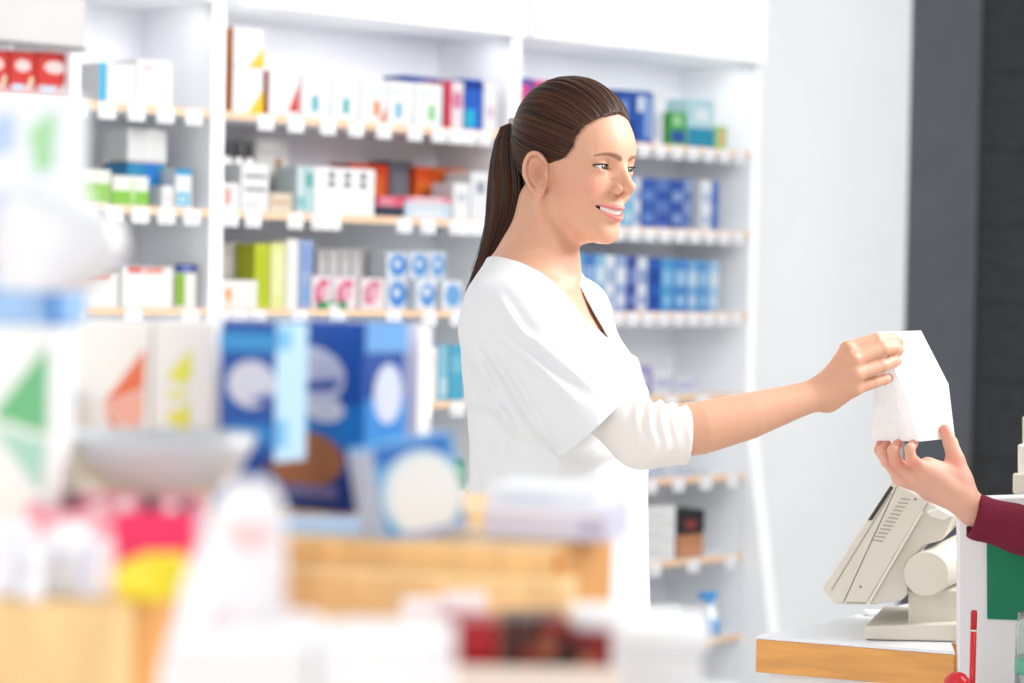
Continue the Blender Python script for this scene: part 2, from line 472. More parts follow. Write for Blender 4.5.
def ears(q):
    ay = np.abs(q[:, 1])
    a = np.stack((q[:, 0], ay, q[:, 2]), 1) - f32((0, 70.0, -2.5))
    th = 0.42; c, s = math.cos(th), math.sin(th)     # flares out to the back
    lx = a[:, 0] * c + a[:, 1] * -s
    ln = a[:, 0] * s + a[:, 1] * c
    tl = -0.22
    lz = a[:, 2] * math.cos(tl) - lx * math.sin(tl) * -1
    lx2 = lx * math.cos(tl) - a[:, 2] * math.sin(tl)
    rz = np.where(lz > 0, 28.5, 31.0); rx = np.where(lz > 0, 17.0, 17.0 + lz * 0.17)
    rr = np.sqrt((lx2 / rx) ** 2 + (lz / rz) ** 2); pl = np.sqrt(lx2 ** 2 + lz ** 2); sc = np.clip(pl / np.maximum(rr, .05), 12, 33)
    disc = np.maximum((rr - 1) * sc, np.abs(ln - 1.0) - 1.8)
    rim = np.sqrt(((rr - 0.93) * sc) ** 2 + ((ln - 5.8) * .75) ** 2) - (3.3 - 1.6 * np.clip((lx2 - 2) / 8, 0, 1) * np.clip((14 - lz) / 8, 0, 1))
    anti = np.sqrt(((np.sqrt(((lx2 - 1) / 10.5) ** 2 + ((lz - 1) / 18) ** 2) - 0.98) * 13) ** 2 + (ln - 3.6) ** 2) - (2.3 - 1.8 * np.clip((lx2 - 2) / 4, 0, 1))
    lobe = np.sqrt(((lx2 - 1) / 1.0) ** 2 + (lz + 24) ** 2 + ((ln - 4) * 1.8) ** 2) - 7.5
    trag = np.sqrt((lx2 - 12) ** 2 + ((lz + 3) * .7) ** 2 + (ln - 4.5) ** 2) - 4
    root = np.sqrt(((lx2 - 6) / 1.1) ** 2 + ((lz) / 2.2) ** 2 + (ln + 4) ** 2) - 9
    d = smin(smin(disc, rim, 1.2), smin(anti, lobe, 3), 1.5)
    conc = np.sqrt(((lx2 - 3.0) / 1.0) ** 2 + ((lz + 2) / 1.75) ** 2 + ((ln - 4.6) / .8) ** 2) - 8.8
    return smin(smin(d, trag, 2), root, 4)

HZ = [-70, -30, -6, 8, 20, 33, 50, 62, 75, 84, 92]
HX = [-16, -16, -15, 8, 40, 50, 54, 59, 69, 88, 150]
TIE = np.array((-80.0, 0.0, 62.0))
def hair_flow(q):
    ax = TIE - np.array((0, 0, 40.0)); ax /= np.linalg.norm(ax)
    e1 = np.array((0, 1.0, 0)); e2 = np.cross(ax, e1)
    w = q - np.array((0, 0, 40.0))
    lon = np.arctan2(w @ e2, w @ e1); lat = np.arccos(np.clip(w @ ax / (np.linalg.norm(w, axis=1) + 1e-6), -1, 1))
    return lon, lat
def hair_sdf(q):
    x, y, z = q[:, 0], q[:, 1], q[:, 2]
    d = skull(q)
    hx = np.interp(z, HZ, HX) - 10 * np.clip(1 - np.abs(y) / 26.0, 0, 1) * (z > 60)
    lon, lat = hair_flow(q.astype(np.float64))
    pole = np.clip((2.75 - lat) / .5, 0, 1)
    rid = 0.9 * np.sin(lon * 31 + 1.5 * np.sin(lat * 3)) * np.sin(lon * 13 + 2) + 0.5 * np.sin(lon * 67 + 2 * np.sin(lat * 2.2))
    rid = rid * pole
    full = 3.8 + 3.4 * np.exp(-((z - 100) / 45) ** 2) * np.exp(-((x + 25) / 60) ** 2)
    t = np.clip((hx - x) * 0.22, -4, 1) * 2.0
    t = np.where(hx - x > 4, 2 + (full - 2) * (1 - np.exp(-(hx - x - 4) / 30)), t)
    t = t + rid * np.clip((hx - x) / 14, 0, 1) * 0.8
    t = t - 9 * np.clip((-58 - z) / 12, 0, 1)
    return d - t

def head_colors(q, base, lip, brow):
    x, y, z = q[:, 0], q[:, 1], q[:, 2]; ay = np.abs(y)
    c = np.tile(np.array(base), (len(q), 1))
    def blend(w, col):
        nonlocal c
        w = np.clip(w, 0, 1)[:, None]; c = c * (1 - w) + np.array(col) * w
    blend(0.40 * np.exp(-((ay - 44) ** 2 / 330 + (z + 14) ** 2 / 260)) * (x > 20), srgb('#e08f80'))
    blend(0.25 * np.exp(-((ay) ** 2 / 120 + (z + 14) ** 2 / 80)) * (x > 88), srgb('#e39a88'))
    blend(0.62 * np.exp(-((x - 3) ** 2 / 110 + (ay - 70) ** 2 / 60 + (z + 2) ** 2 / 240)), srgb('#a5533f'))  # shade of the ear hollow put into the skin colour for depth
    # lips
    xm, zm = mouth(ay); t = np.clip(ay / 31, 0, 1)
    top = zm + (10.6 - 1.6 * np.exp(-(ay / 3.5) ** 2)) * (1 - 0.82 * t * t); bot = zm - 12.6 * (1 - 0.86 * t * t)
    wl = np.clip((top - z) / 1.4, 0, 1) * np.clip((z - bot) / 1.6, 0, 1) * np.clip((31.5 - ay) / 1.5, 0, 1) * (x > 58)
    blend(0.9 * wl, lip)
    blend((np.abs(z - zm) < 5) * (x < xm - 5) * (ay < 31) * (x > 50) * 0.9, srgb('#6b2d28'))
    # brows
    s = np.clip((ay - 8) / 39.0, 0, 1)
    zb = 23.0 + 6.5 * np.sin(np.pi * np.clip(s * 0.78, 0, 1)) - 2.0 * s
    th = 4.2 * (1 - 0.75 * s) * np.clip((ay - 6) / 4, 0, 1)
    st = 0.9 + 0.1 * np.sin(ay * 1.9 + z * 1.2)
    blend(0.86 * st * np.clip(1.5 - np.abs(z - zb) / np.maximum(th, .2), 0, 1) * (ay < 48) * (ay > 6) * (x > 35), brow)
    hx = np.interp(z, HZ, HX) - 10 * np.clip(1 - ay / 26.0, 0, 1) * (z > 60)
    st = .55 + .45 * np.sin(z * 2.3 + ay * 1.7) * np.sin(z * 5.1 - ay)
    blend(st * np.clip(1 + (hx - x + 1) / 5.5, 0, 1) ** 1.5 * (z > 6) * (x > 26), srgb('#3a2218'))
    # lid line and shadow of makeup
    ec = EYE; w = np.clip((ay - ec[1]) / 14.5, -1, 1); zc = ec[2] + 1.2 * w
    line = np.exp(-(((z - zc) - 4.2 * (1 - w * w)) / 1.1) ** 2) * np.clip((ay - 18.5) / 4, 0, 1) * (ay < 46) * (x > ec[0] - 6)
    blend(0.85 * line, srgb('#2a1712'))
    low = np.exp(-(((zc - z) - 3.5 * (1 - w * w)) / 0.9) ** 2) * (np.abs(ay - ec[1]) < 15) * (x > ec[0] - 6)
    blend(0.35 * low, srgb('#7a4a3c'))
    return c

def eye_parts(H, root, origin, gaze):
    for sy in (1, -1):
        c = np.array((EYE[0], EYE[1] * sy, EYE[2]))
        g = np.array(gaze, float); g /= np.linalg.norm(g)
        e1 = np.cross(g, (0, 0, 1.0)); e1 /= np.linalg.norm(e1); e2 = np.cross(e1, g)
        angs = [0, .05, .16, .19, .24, .40, .47, .50, .55, .62, .8, 1.1, 1.5, 2.0, 2.6]
        V = [c + g * 11.9]; Cc = [srgb('#08080a')]; Fc = []
        ns = 32
        for a in angs[1:]:
            r = 11.9
            for k in range(ns):
                ph = 2 * math.pi * k / ns
                V.append(c + r * (g * math.cos(a) + math.sin(a) * (e1 * math.cos(ph) + e2 * math.sin(ph))))
                if a < .18: col = srgb('#08080a')
                elif a < .45: col = srgb('#55625a' if k % 2 else '#6a786d')
                elif a < .53: col = srgb('#37403c')
                else: col = srgb('#f3efec')
                Cc.append(col)
        for k in range(ns): Fc.append((0, 1 + k, 1 + (k + 1) % ns))
        for j in range(len(angs) - 2):
            for k in range(ns):
                a0 = 1 + j * ns + k; a1 = 1 + j * ns + (k + 1) % ns
                Fc.append((a0, a0 + ns, a1 + ns, a1))
        mesh_obj('eye', to_world(H.out(V)), Fc, mat_attr('eye_gloss', rough=.08, spec=.6, noise=0), root, True, origin=origin, cols={'Col': np.array(Cc)})
        # lashes: a thin fan from the upper lid edge
        V = []; Fc = []; n = 14
        for i in range(n + 1):
            w = -0.86 + 1.86 * i / n; w = min(w, 1.0)
            yy = EYE[1] + 14.2 * w; zz = EYE[2] + 1.2 * w + 3.8 * (1 - w * w)
            xx = EYE[0] + math.sqrt(max(1, 13.2 ** 2 - (14.2 * w) ** 2 - (zz - EYE[2]) ** 2))
            L = 2.4 + 3.0 * (w + 0.9) / 1.9
            b0 = np.array((xx - .8, yy, zz)); b1 = np.array((xx + L * .75, yy + L * .55 * max(w, 0), zz + L * .35))
            for p in (b0 + (0, 0, .35), b0 - (0, 0, .35), b1): V.append((p[0], p[1] * sy, p[2]))
        for i in range(n):
            for a, b in ((0, 1), (1, 2), (2, 0)):
                Fc.append((3 * i + a, 3 * i + b, 3 * i + 3 + b, 3 * i + 3 + a))
        mesh_obj('eyelashes', to_world(H.out(V)), Fc, mat('lash', '#1c100c', .6), root, False, origin=origin)

def teeth_part(H, root, origin):
    V = []; Fc = []; n = 30
    for i in range(n + 1):
        y = -23 + 46 * i / n; ay = abs(y); xm, zm = mouth(np.array([ay])); xm, zm = xm[0], zm[0]
        g = 0.5 if (i % 3 == 0) else 0.0
        t = ay / 31
        for dz, dx in ((7, -6.0), (1.6, -3.0 - g), (-3.6 + .5 * g, -3.4 - g), (-3.7, -8)):
            V.append((xm + dx, y, zm + dz * (1 - .25 * t)))
    for i in range(n):
        for k in range(3):
            a = 4 * i + k; Fc.append((a, a + 1, a + 5, a + 4))
    mesh_obj('teeth', to_world(H.out(V)), Fc, mat('tooth_enamel', '#fbf6ee', .25), root, True, origin=origin)

def tube_mesh(paths, r0, r1, sides=4):
    V = []; Fc = []
    for pts in paths:
        pts = np.asarray(pts, float); n = len(pts); b = len(V)
        tan = np.gradient(pts, axis=0)
        for i in range(n):
            t = tan[i] / (np.linalg.norm(tan[i]) + 1e-9); e1 = np.cross(t, (0.3, 0.2, 1.0)); e1 /= np.linalg.norm(e1) + 1e-9; e2 = np.cross(t, e1)
            r = r0 + (r1 - r0) * i / (n - 1)
            for k in range(sides):
                a = 2 * math.pi * k / sides
                V.append(pts[i] + r * (math.cos(a) * e1 + math.sin(a) * e2))
        for i in range(n - 1):
            for k in range(sides):
                a = b + i * sides + k; c = b + i * sides + (k + 1) % sides
                Fc.append((a, c, c + sides, a + sides))
    return V, Fc

def hair_material(name='brown_hair'):
    if name in _mats: return _mats[name]
    m = bpy.data.materials.new(name); m.use_nodes = True; nt = m.node_tree; b = nt.nodes['Principled BSDF']
    a = nt.nodes.new('ShaderNodeAttribute'); a.attribute_name = 'Flow'
    mp = nt.nodes.new('ShaderNodeMapping'); mp.inputs['Scale'].default_value = (60, 1.2, 1)
    n = nt.nodes.new('ShaderNodeTexNoise'); n.inputs['Scale'].default_value = 1.0; n.inputs['Detail'].default_value = 5; n.inputs['Roughness'].default_value = .65
    r = nt.nodes.new('ShaderNodeValToRGB')
    r.color_ramp.elements[0].color = (*srgb('#1d0d07'), 1); r.color_ramp.elements[0].position = .3
    r.color_ramp.elements[1].color = (*srgb('#63391f'), 1); r.color_ramp.elements[1].position = .74
    bp = nt.nodes.new('ShaderNodeBump'); bp.inputs['Strength'].default_value = .55; bp.inputs['Distance'].default_value = .003
    nt.links.new(a.outputs['Color'], mp.inputs['Vector']); nt.links.new(mp.outputs['Vector'], n.inputs['Vector'])
    nt.links.new(n.outputs['Fac'], r.inputs['Fac']); nt.links.new(r.outputs['Color'], b.inputs['Base Color'])
    nt.links.new(n.outputs['Fac'], bp.inputs['Height']); nt.links.new(bp.outputs['Normal'], b.inputs['Normal'])
    b.inputs['Roughness'].default_value = .38; b.inputs['Specular IOR Level'].default_value = .22
    _mats[name] = m
    return m

SKIN = mat_attr('skin', rough=.48, spec=.35, noise=.03, scale=90, sss=.18)
WHITE_COTTON = mat('white_cotton', '#eaeaec', .85, .1, bump=.25, scale=900)
CREAM_JERSEY = mat('cream_jersey', '#f0e9e3', .85, .15, bump=.2, scale=900)

def loft_fn(rows, shear, shrink=0.0, kmin=0.6):
    """torso from rows of (y px, back px, front px, half width m, centre t)"""
    R = []
    for y, xb, xf, w, tc in rows:
        A = Q(xb, y, tc); B = Q(xf, y, tc)
        E = (B[0] - A[0]) / 2; a0 = math.sqrt(max(E * E - (shear * w) ** 2, (0.45 * E) ** 2))
        R.append((A[1], (A[0] + B[0]) / 2, a0, w, tc))
    R = np.array(R[::-1])
    def fn(p):
        b = p[:, 1]
        cx = np.interp(b, R[:, 0], R[:, 1]); a0 = np.interp(b, R[:, 0], R[:, 2]) - shrink; w = np.interp(b, R[:, 0], R[:, 3]) - shrink; tc = np.interp(b, R[:, 0], R[:, 4])
        t = p[:, 2] - tc; x = p[:, 0] - cx - shear * t
        q = ((np.abs(x) / a0) ** 2.3 + (np.abs(t) / w) ** 2.3) ** (1 / 2.3)
        gx = np.sqrt((x / (a0 * a0)) ** 2 + (t / (w * w)) ** 2) / np.maximum(np.sqrt((x / a0) ** 2 + (t / w) ** 2), .05)
        d = (q - 1) / np.maximum(gx, 1.0) * .92
        d = np.minimum(d, .2)
        return np.maximum(d, np.maximum(b - R[-1, 0], R[0, 0] - b) + shrink * .5)
    return fn

def finger(p, pts, rs):
    return chain(p, [Q(*a) for a in pts], rs, .0025)

def make_woman():
    base = P(540, 341.5, D0); base.z = 0.0
    root = empty('person', base, label='smiling dark-haired woman in white tunic handing over a paper bag', cat='person')
    H = Head(Q(568, 174, 0.0), math.radians(37), math.radians(5))
    rows = [(262, 492, 560, .055, 0), (275, 483, 572, .085, 0), (290, 474, 588, .125, 0), (325, 465.5, 611, .152, 0), (360, 464.5, 635, .158, 0), (392, 467, 649, .155, 0),
            (411, 470, 650.5, .150, 0), (440, 472.5, 650, .142, 0), (487, 473.5, 648, .138, 0), (560, 470, 649, .150, 0), (640, 464, 652, .170, 0), (760, 456, 656, .186, 0), (905, 456, 656, .19, 0)]
    torso = loft_fn(rows, -.28)
    skin_torso = loft_fn(rows[:9], -.28, .009)
    nb0, nb1 = Q(549, 205, .0), Q(535, 294, 0)
    shN, shF = Q(514, 318, .135), Q(572, 312, -.135)
    el, wr = Q(645, 434, .162), Q(822, 393, .085)
    f1 = Q(700, 428, .148); f2 = Q(748, 416, .125)
    elF, wrF, hdF = Q(568, 480, -.185), Q(588, 640, -.215), Q(592, 690, -.215)

    def neck_fn(p):
        d = cap(p, nb0, nb1, .0425, .052)
        d = smin(d, cap(p, Q(530, 272, 0), shN, .035, .036), .05)
        d = smin(d, cap(p, Q(536, 274, 0), shF, .035, .036), .05)
        d = smin(d, skin_torso(p), .03)
        # the cord from behind the ear to the collarbone
        d = smin(d, cap(p, Q(537, 205, .052), Q(566, 280, .02), .010, .007), .018)
        d = smin(d, cap(p, Q(566, 288, .03), Q(535, 292, .1), .008, .008), .015)
        return d
    def arm_fn(p):
        d = chain(p, [shN, Q(570, 376, .158), Q(603, 415, .163), el], [.040, .029, .025, .033])
        d = smin(d, chain(p, [el, f1, f2, Q(790, 403, .104), wr], [.0345, .0345, .0305, .0235, .0195]), .008)
        return d
    def far_arm_fn(p):
        d = chain(p, [shF, elF, wrF], [.04, .034, .021])
        d = smin(d, chain(p, [wrF, hdF], [.022, .024], .01), .02)
        for i in range(4):
            o = (i - 1.5) * .017
            d = smin(d, chain(p, [hdF + (o * .4, 0, o), hdF + (o * .4, -.05, o), hdF + (o * .4 + .01, -.085, o)], [.0105, .009, .007], .002), .005)
        return smin(d, chain(p, [wrF + (.015, -.02, .02), hdF + (.03, -.03, .025)], [.013, .009]), .008)
    MC = [(848, 349, .088), (854, 360, .098), (855.5, 374.5, .098), (854, 388.5, .089)]
    def hand_fn(p):
        d = None
        W0 = Q(826, 386, .086); W1 = Q(829, 401, .084)
        for i, m in enumerate(MC):
            e = cap(p, W0 + (W1 - W0) * i / 3.0, Q(*m), .0145, .0098)
            d = e if d is None else smin(d, e, .012)
        d = smin(d, cap(p, wr, Q(843, 380, .088), .0195, .018), .012)
        d = smin(d, cap(p, Q(826, 388, .075), Q(846, 362, .058), .013, .013), .014)
        k = .0055
        d = smin(d, finger(p, [MC[0], (876, 339.5, .074), (891, 339, .052), (899, 342.0, .036)], [.0100, .0086, .0076, .0064]), k)
        d = smin(d, finger(p, [MC[1], (882, 349, .080), (894, 348.0, .056), (899, 350.5, .038)], [.0106, .0094, .0083, .0068]), k)
        d = smin(d, finger(p, [MC[2], (881, 366, .076), (892, 361.5, .054), (897, 361.5, .040)], [.0104, .0092, .0082, .0068]), k)
        d = smin(d, finger(p, [MC[3], (873, 382.5, .068), (884, 379.5, .052), (889, 378.0, .040)], [.0096, .0082, .0074, .0062]), k)
        d = smin(d, finger(p, [(836, 378, .066), (853, 358, .040), (876, 350, .012), (893, 345, .004)], [.014, .0105, .009, .007]), .006)
        # knuckle bumps and tendons
        for m in MC: d = smin(d, sph(p, Q(m[0] - 1, m[1] - 1, m[2] + .005), .0076), .004)
        return d
    boxes = [
        (H.o - .17, H.o + .19, lambda p: head_sdf(H.loc(p)) * np.float32(.001), .012),
        (Q(440, 500, -.25), Q(700, 190, .25), neck_fn, .012),
        (Q(455, 500, .03), Q(872, 260, .26), arm_fn, .014),
        (Q(785, 430, -.04), Q(920, 315, .15), hand_fn, .01),
        (Q(520, 760, -.33), Q(720, 270, -.06), far_arm_fn, .014)]
    V, Fc = sdf_mesh(lambda p: grouped(p, boxes), Q(440, 800, -.30), Q(965, 70, .26), .0017)
    V = relax(V, Fc, 1, .4)
    q = H.loc(f32(V)).astype(float)
    base_c = srgb('#d9a488'); cols = head_colors(q, base_c, srgb('#d47f7c'), srgb('#5b3a2b'))
    far = (V[:, 0] > Q(800, 0, 0)[0])[:, None]
    # rosier knuckles and fingertips, pale nails
    w = np.zeros(len(V))
    for m in MC + [(899, 343, .036), (899, 351, .038), (897, 363, .04), (889, 380, .04)]:
        w = np.maximum(w, .55 * np.exp(-((V - Q(*m)) ** 2).sum(1) / .00011))
    cols = cols * (1 - w[:, None]) + np.array(srgb('#e09a86')) * w[:, None]
    skin = mesh_obj('body', to_world(V), Fc, SKIN, root, True, origin=base, cols={'Col': cols})
    eye_parts(H, root, base, (1, -.06, -.03))
    teeth_part(H, root, base)
    # ---- hair: cap drawn back to the tie, then the tail
    T = H.out(TIE)
    hb = [(H.o - .16, H.o + .17, lambda p: hair_sdf(H.loc(p)) * np.float32(.001), .004)]
    V, Fc = sdf_mesh(lambda p: grouped(p, hb), H.o - .15, H.o + .16, .0018)
    qq = H.loc(f32(V)).astype(float); lon, lat = hair_flow(qq)
    hair = mesh_obj('hair', to_world(V), Fc, hair_material(), root, True, origin=base, cols={'Flow': np.stack((lon, lat, lat * 0), 1)})
    tail_rows = [(126, 521, 509, .013), (129, 516, 500, .017), (140, 517, 495.5, .021), (162, 522, 490.5, .027), (178, 527, 489, .031), (192, 528, 488, .033), (207, 526, 487, .032), (222, 520, 486, .028), (240, 511, 483, .021), (258, 500, 478.5, .014), (272, 489, 474, .008), (284, 480, 470, .004), (292, 474, 468, .0015)]
    n = 40
    V = []; Fl = []; Fc = []
    ys = np.linspace(126, 292, 46); tr = np.array(tail_rows)
    for j, y in enumerate(ys):
        xr = np.interp(y, tr[:, 0], tr[:, 1]); xl = np.interp(y, tr[:, 0], tr[:, 2]); w = np.interp(y, tr[:, 0], tr[:, 3])
        c = Q((xr + xl) / 2, y, T[2]); r = (xr - xl) / 2 * PXM
        for k in range(n):
            a = 2 * math.pi * k / n
            rg = 1 + .05 * math.sin(a * 9 + .03 * y) + .035 * math.sin(a * 17 + 1.3)
            V.append(c + (r * rg * math.cos(a), 0.004 * math.sin(a * 5), w * rg * math.sin(a))); Fl.append((a * 1.1, y * .02, 0))
    for j in range(len(ys) - 1):
        for k in range(n):
            a = j * n + k; b = j * n + (k + 1) % n
            Fc.append((a, a + n, b + n, b))
    Fc.append(tuple(range(n))); Fc.append(tuple((len(ys) - 1) * n + k for k in range(n))[::-1])
    tail = mesh_obj('ponytail', to_world(V), Fc, hair_material(), root, True, origin=base, cols={'Flow': np.array(Fl)})
    # loose strands over the tail and at its tip
    rs = np.random.RandomState(3); paths = []
    for i in range(240):
        a = rs.uniform(0, 2 * math.pi); rr = rs.uniform(.75, 1.08); y1 = rs.uniform(255, 299); pts = []; dx = rs.normal(0, 2.6); 
        for j in range(12):
            u = j / 11.0; y = 127 + (y1 - 127) * u
            xr = np.interp(y, tr[:, 0], tr[:, 1]); xl = np.interp(y, tr[:, 0], tr[:, 2]); w = np.interp(y, tr[:, 0], tr[:, 3])
            c = Q((xr + xl) / 2 + dx * u ** 3, y, T[2]); pts.append(c + (((xr - xl) / 2 * PXM * rr) * math.cos(a), 0, w * rr * math.sin(a)))
        paths.append(pts)
    V, Fc = tube_mesh(paths, .0007, .0003, 3)
    mesh_obj('hair_strands', to_world(V), Fc, mat('strand_brown', '#2c1810', .42), tail, False, origin=base, cols=None)['kind'] = 'stuff'
    # strands lying over the cap, from the hairline to the tie
    rs = np.random.RandomState(8); ns = 620; npt = 16
    ax = TIE - np.array((0, 0, 40.0)); ax /= np.linalg.norm(ax); e1 = np.array((0, 1.0, 0)); e2 = np.cross(ax, e1)
    lon0 = rs.uniform(-math.pi, math.pi, ns)
    la = np.linspace(2.95, .05, 60)
    D = np.cos(la)[None, :, None] * ax + np.sin(la)[None, :, None] * (np.sin(lon0)[:, None, None] * e2 + np.cos(lon0)[:, None, None] * e1)
    def radius(D, fn):
        lo_ = np.full(len(D), 30.0); hi_ = np.full(len(D), 130.0)
        for _ in range(14):
            m = (lo_ + hi_) / 2; inside = fn(f32(np.array((0, 0, 40.0)) + D * m[:, None])) < 0
            lo_ = np.where(inside, m, lo_); hi_ = np.where(inside, hi_, m)
        return lo_
    Df = D.reshape(-1, 3)
    R_ = radius(Df, lambda q: np.minimum(hair_sdf(q), skull(q))).reshape(ns, 60)
    PT = np.array((0, 0, 40.0)) + D * R_[:, :, None]
    hxs = np.interp(PT[:, :, 2], HZ, HX) - 10 * np.clip(1 - np.abs(PT[:, :, 1]) / 26.0, 0, 1) * (PT[:, :, 2] > 60)
    dark, light = [], []
    for i in range(ns):
        ok = np.nonzero((hxs[i] - PT[i, :, 0] > rs.uniform(-3.5, 2)) & (PT[i, :, 2] > -52))[0]
        if len(ok) < 12: continue
        a = ok[0] + (rs.randint(0, 25) if rs.rand() < .45 else 0)
        b = min(59, a + rs.randint(18, 60))
        ii = np.linspace(a, b, npt); pts = np.stack([np.interp(ii, np.arange(60), PT[i, :, k]) for k in range(3)], 1)
        dd = pts - (0, 0, 40.0); L = np.linalg.norm(dd, axis=1, keepdims=True)
        lift = .25 + rs.uniform(0, .5) * np.sin(np.linspace(0, math.pi, npt))[:, None]
        pts = (0, 0, 40.0) + dd / L * (L + lift)
        (light if rs.rand() < .3 else dark).append(H.out(pts))
    for pth, c in ((dark, 'strand_brown'), (light, 'strand_light')):
        V, Fc = tube_mesh(pth, .00045, .00045, 3)
        mesh_obj('hair_strands', to_world(V), Fc, mat(c, '#2c1810' if c == 'strand_brown' else '#6a4430', .42), hair, True, origin=base)['kind'] = 'stuff'
    # hair tie
    V = []; Fc = []; c = Q(516.5, 128.5, T[2])
    ax = np.array((.82, .52, 0)); e2 = np.array((-.52, .82, 0)); e3 = np.array((0, 0, 1.0))
    for i in range(20):
        for k in range(8):
            A = 2 * math.pi * i / 20; B = 2 * math.pi * k / 8
            R = .0140 + .0035 * math.cos(B)
            V.append(c + ax * .0045 * math.sin(B) + e2 * R * math.cos(A) + e3 * R * math.sin(A))
    for i in range(20):
        for k in range(8):
            a = i * 8 + k; b = i * 8 + (k + 1) % 8; a2 = ((i + 1) % 20) * 8 + k; b2 = ((i + 1) % 20) * 8 + (k + 1) % 8
            Fc.append((a, b, b2, a2))
    mesh_obj('hair_tie', to_world(V), Fc, mat('grey_elastic', '#b9aaa2', .7), root, True, origin=base)

    # ---- tunic
    hemT, hemB = Q(620, 404, .165), Q(558.5, 459.5, .165)
    hc = (hemT + hemB) / 2; s0 = Q(520, 319, .130); adir = hc - s0; adir[2] = 0; 
    e = hemB - hemT; nrm = np.array((-e[1], e[0], 0)); nrm /= np.linalg.norm(nrm); nrm = nrm if nrm @ adir > 0 else -nrm
    L1 = np.array([Q(x, y, 0.06)[:2] for x, y in ((470, 252), (497, 255.5), (520, 262), (541, 273), (560, 288), (579, 311), (606, 337.5), (616, 343))])
    L2a, L2b = Q(571, 274, -.02), Q(607, 338, -.02)
    def folds(p):
        """sleeve and back creases, as relief (m)"""
        f = 0
        for (x0, y0, x1, y1, w, am) in ((486, 345, 545, 440, 5, .0045), (498, 330, 585, 410, 6, .003), (520, 330, 606, 398, 5, .0025), (500, 300, 530, 345, 5, .003), (492, 398, 522, 440, 6, .004), (470, 400, 512, 412, 6, .003),
                                        (472, 350, 500, 400, 6, .003), (545, 330, 600, 350, 5, -.002), (505, 420, 500, 480, 7, .003), (560, 300, 590, 335, 4, .002), (560, 470, 640, 440, 8, .0035), (610, 360, 640, 400, 6, -.002), (540, 500, 548, 620, 7, .003), (480, 470, 478, 600, 6, -.003), (600, 480, 606, 640, 9, .003)):
            a = Q(x0, y0, .1)[:2]; b = Q(x1, y1, .1)[:2]; ab = b - a; L = ab @ ab
            d = p[:, :2] - f32(a); t = np.clip((d @ f32(ab)) / np.float32(L), 0, 1)
            off = np.abs(d[:, 0] * (-ab[1]) + d[:, 1] * ab[0]) / math.sqrt(L)
            out = np.linalg.norm(d - t[:, None] * f32(ab), axis=1)
            wd = w * PXM
            f = f + 1.9 * am * (np.exp(-(out / wd) ** 2) - .6 * np.exp(-((off - 1.5 * wd) / wd) ** 2) * np.exp(-(out / (3 * wd)) ** 2)) * np.sin(np.pi * np.clip(t * .9 + .1, 0, 1))
        return f * (p[:, 2] > -.05)
    def tunic(p):
        d = torso(p)
        d = smin(d, ell(p, Q(598, 374, .080), (.046, .052, .046)), .045)
        d = smin(d, cap(p, Q(528, 280, 0), Q(510, 320, .118), .040, .048), .05)
        d = smin(d, cap(p, Q(536, 282, 0), Q(568, 318, -.118), .040, .048), .05)
        fl = folds(p)
        d = d - fl
        sl = smin(cap(p, s0, hc + nrm * .03, .0505, .0575), cap(p, Q(505, 330, .11), Q(538, 400, .13), .045, .05), .03) - fl
        hol = cap(p, s0 + (hc - s0) * .72, hc + nrm * .05, .044, .0535)
        sl = np.maximum(sl, -hol)
        cut = (p - f32(hc)) @ f32(nrm)
        # a turned hem: a slight step
        sl = np.maximum(sl + .0007 * (np.abs(cut + .016) < .0012), cut)
        d = smin(d, sl, .022)
        sf = np.maximum(chain(p, [shF, elF], [.05, .056]), (p - f32(elF)) @ f32((0, -1, 0)))
        d = smin(d, sf, .025)
        v1 = (p[:, 1] - np.interp(p[:, 0], L1[:, 0], L1[:, 1])) * .8
        nb = L2b - L2a; l2x = L2a[0] + (p[:, 1] - L2a[1]) / nb[1] * nb[0]
        v2 = (l2x - p[:, 0]) * .87
        d = smax(d, np.minimum(v1, v2), .004)
        return d
    V, Fc = sdf_mesh(tunic, Q(440, 920, -.30), Q(690, 235, .27), .0028)
    V = relax(V, Fc, 3)
    tun = mesh_obj('tunic', to_world(V), Fc, WHITE_COTTON, root, True, origin=base)
    # breast pocket edge on the far chest, standing slightly proud
    V = []; Fc = []
    for (x, y) in ((628, 352), (637.5, 357), (640, 364), (648, 392), (640, 396), (631, 366)):
        for t in (-.055, -.02): V.append(Q(x, y, t))
    for i in range(5): Fc.append((2 * i, 2 * i + 1, 2 * i + 3, 2 * i + 2))
    Fc += [(0, 10, 11, 1), (0, 2, 4, 6, 8, 10), (1, 11, 9, 7, 5, 3)]
    mesh_obj('pocket', to_world(V), Fc, WHITE_COTTON, tun, False, origin=base)
    # ---- cream undershirt sleeve
    cT, cB = Q(688.5, 405.5, .15), Q(686, 461.5, .15)
    cc = (cT + cB) / 2; cn = np.array((1, -.04, -.12)); cn /= np.linalg.norm(cn)
    u0, u1 = Q(570, 376, .158), Q(642, 434.5, .164)
    def under(p):
        d = chain(p, [u0, Q(603, 415, .163), u1], [.0315, .0285, .0405])
        d = smin(d, cap(p, u1, cc + cn * .03, .0415, .0378), .018)
        s = (p - f32(u1)) @ f32(cn)
        rel = p - f32(u1)
        ph = s / .0085 * 2 * math.pi * .5 + 1.4 * np.sin(rel[:, 1] * 90) + .8 * np.sin(rel[:, 2] * 70 + 1)
        amp = .0017 * np.exp(-((s - .012) / .034) ** 2) * (1 + .9 * np.tanh(rel[:, 1] * 60))
        d = d - amp * np.sin(ph) * (p[:, 1] > Q(0, 470, .16)[1])
        hol = cap(p, cc - cn * .012, cc + cn * .05, .0350, .0352)
        d = np.maximum(d, -hol)
        return np.maximum(d + .0006 * (np.abs((p - f32(cc)) @ f32(cn) + .010) < .001), (p - f32(cc)) @ f32(cn))
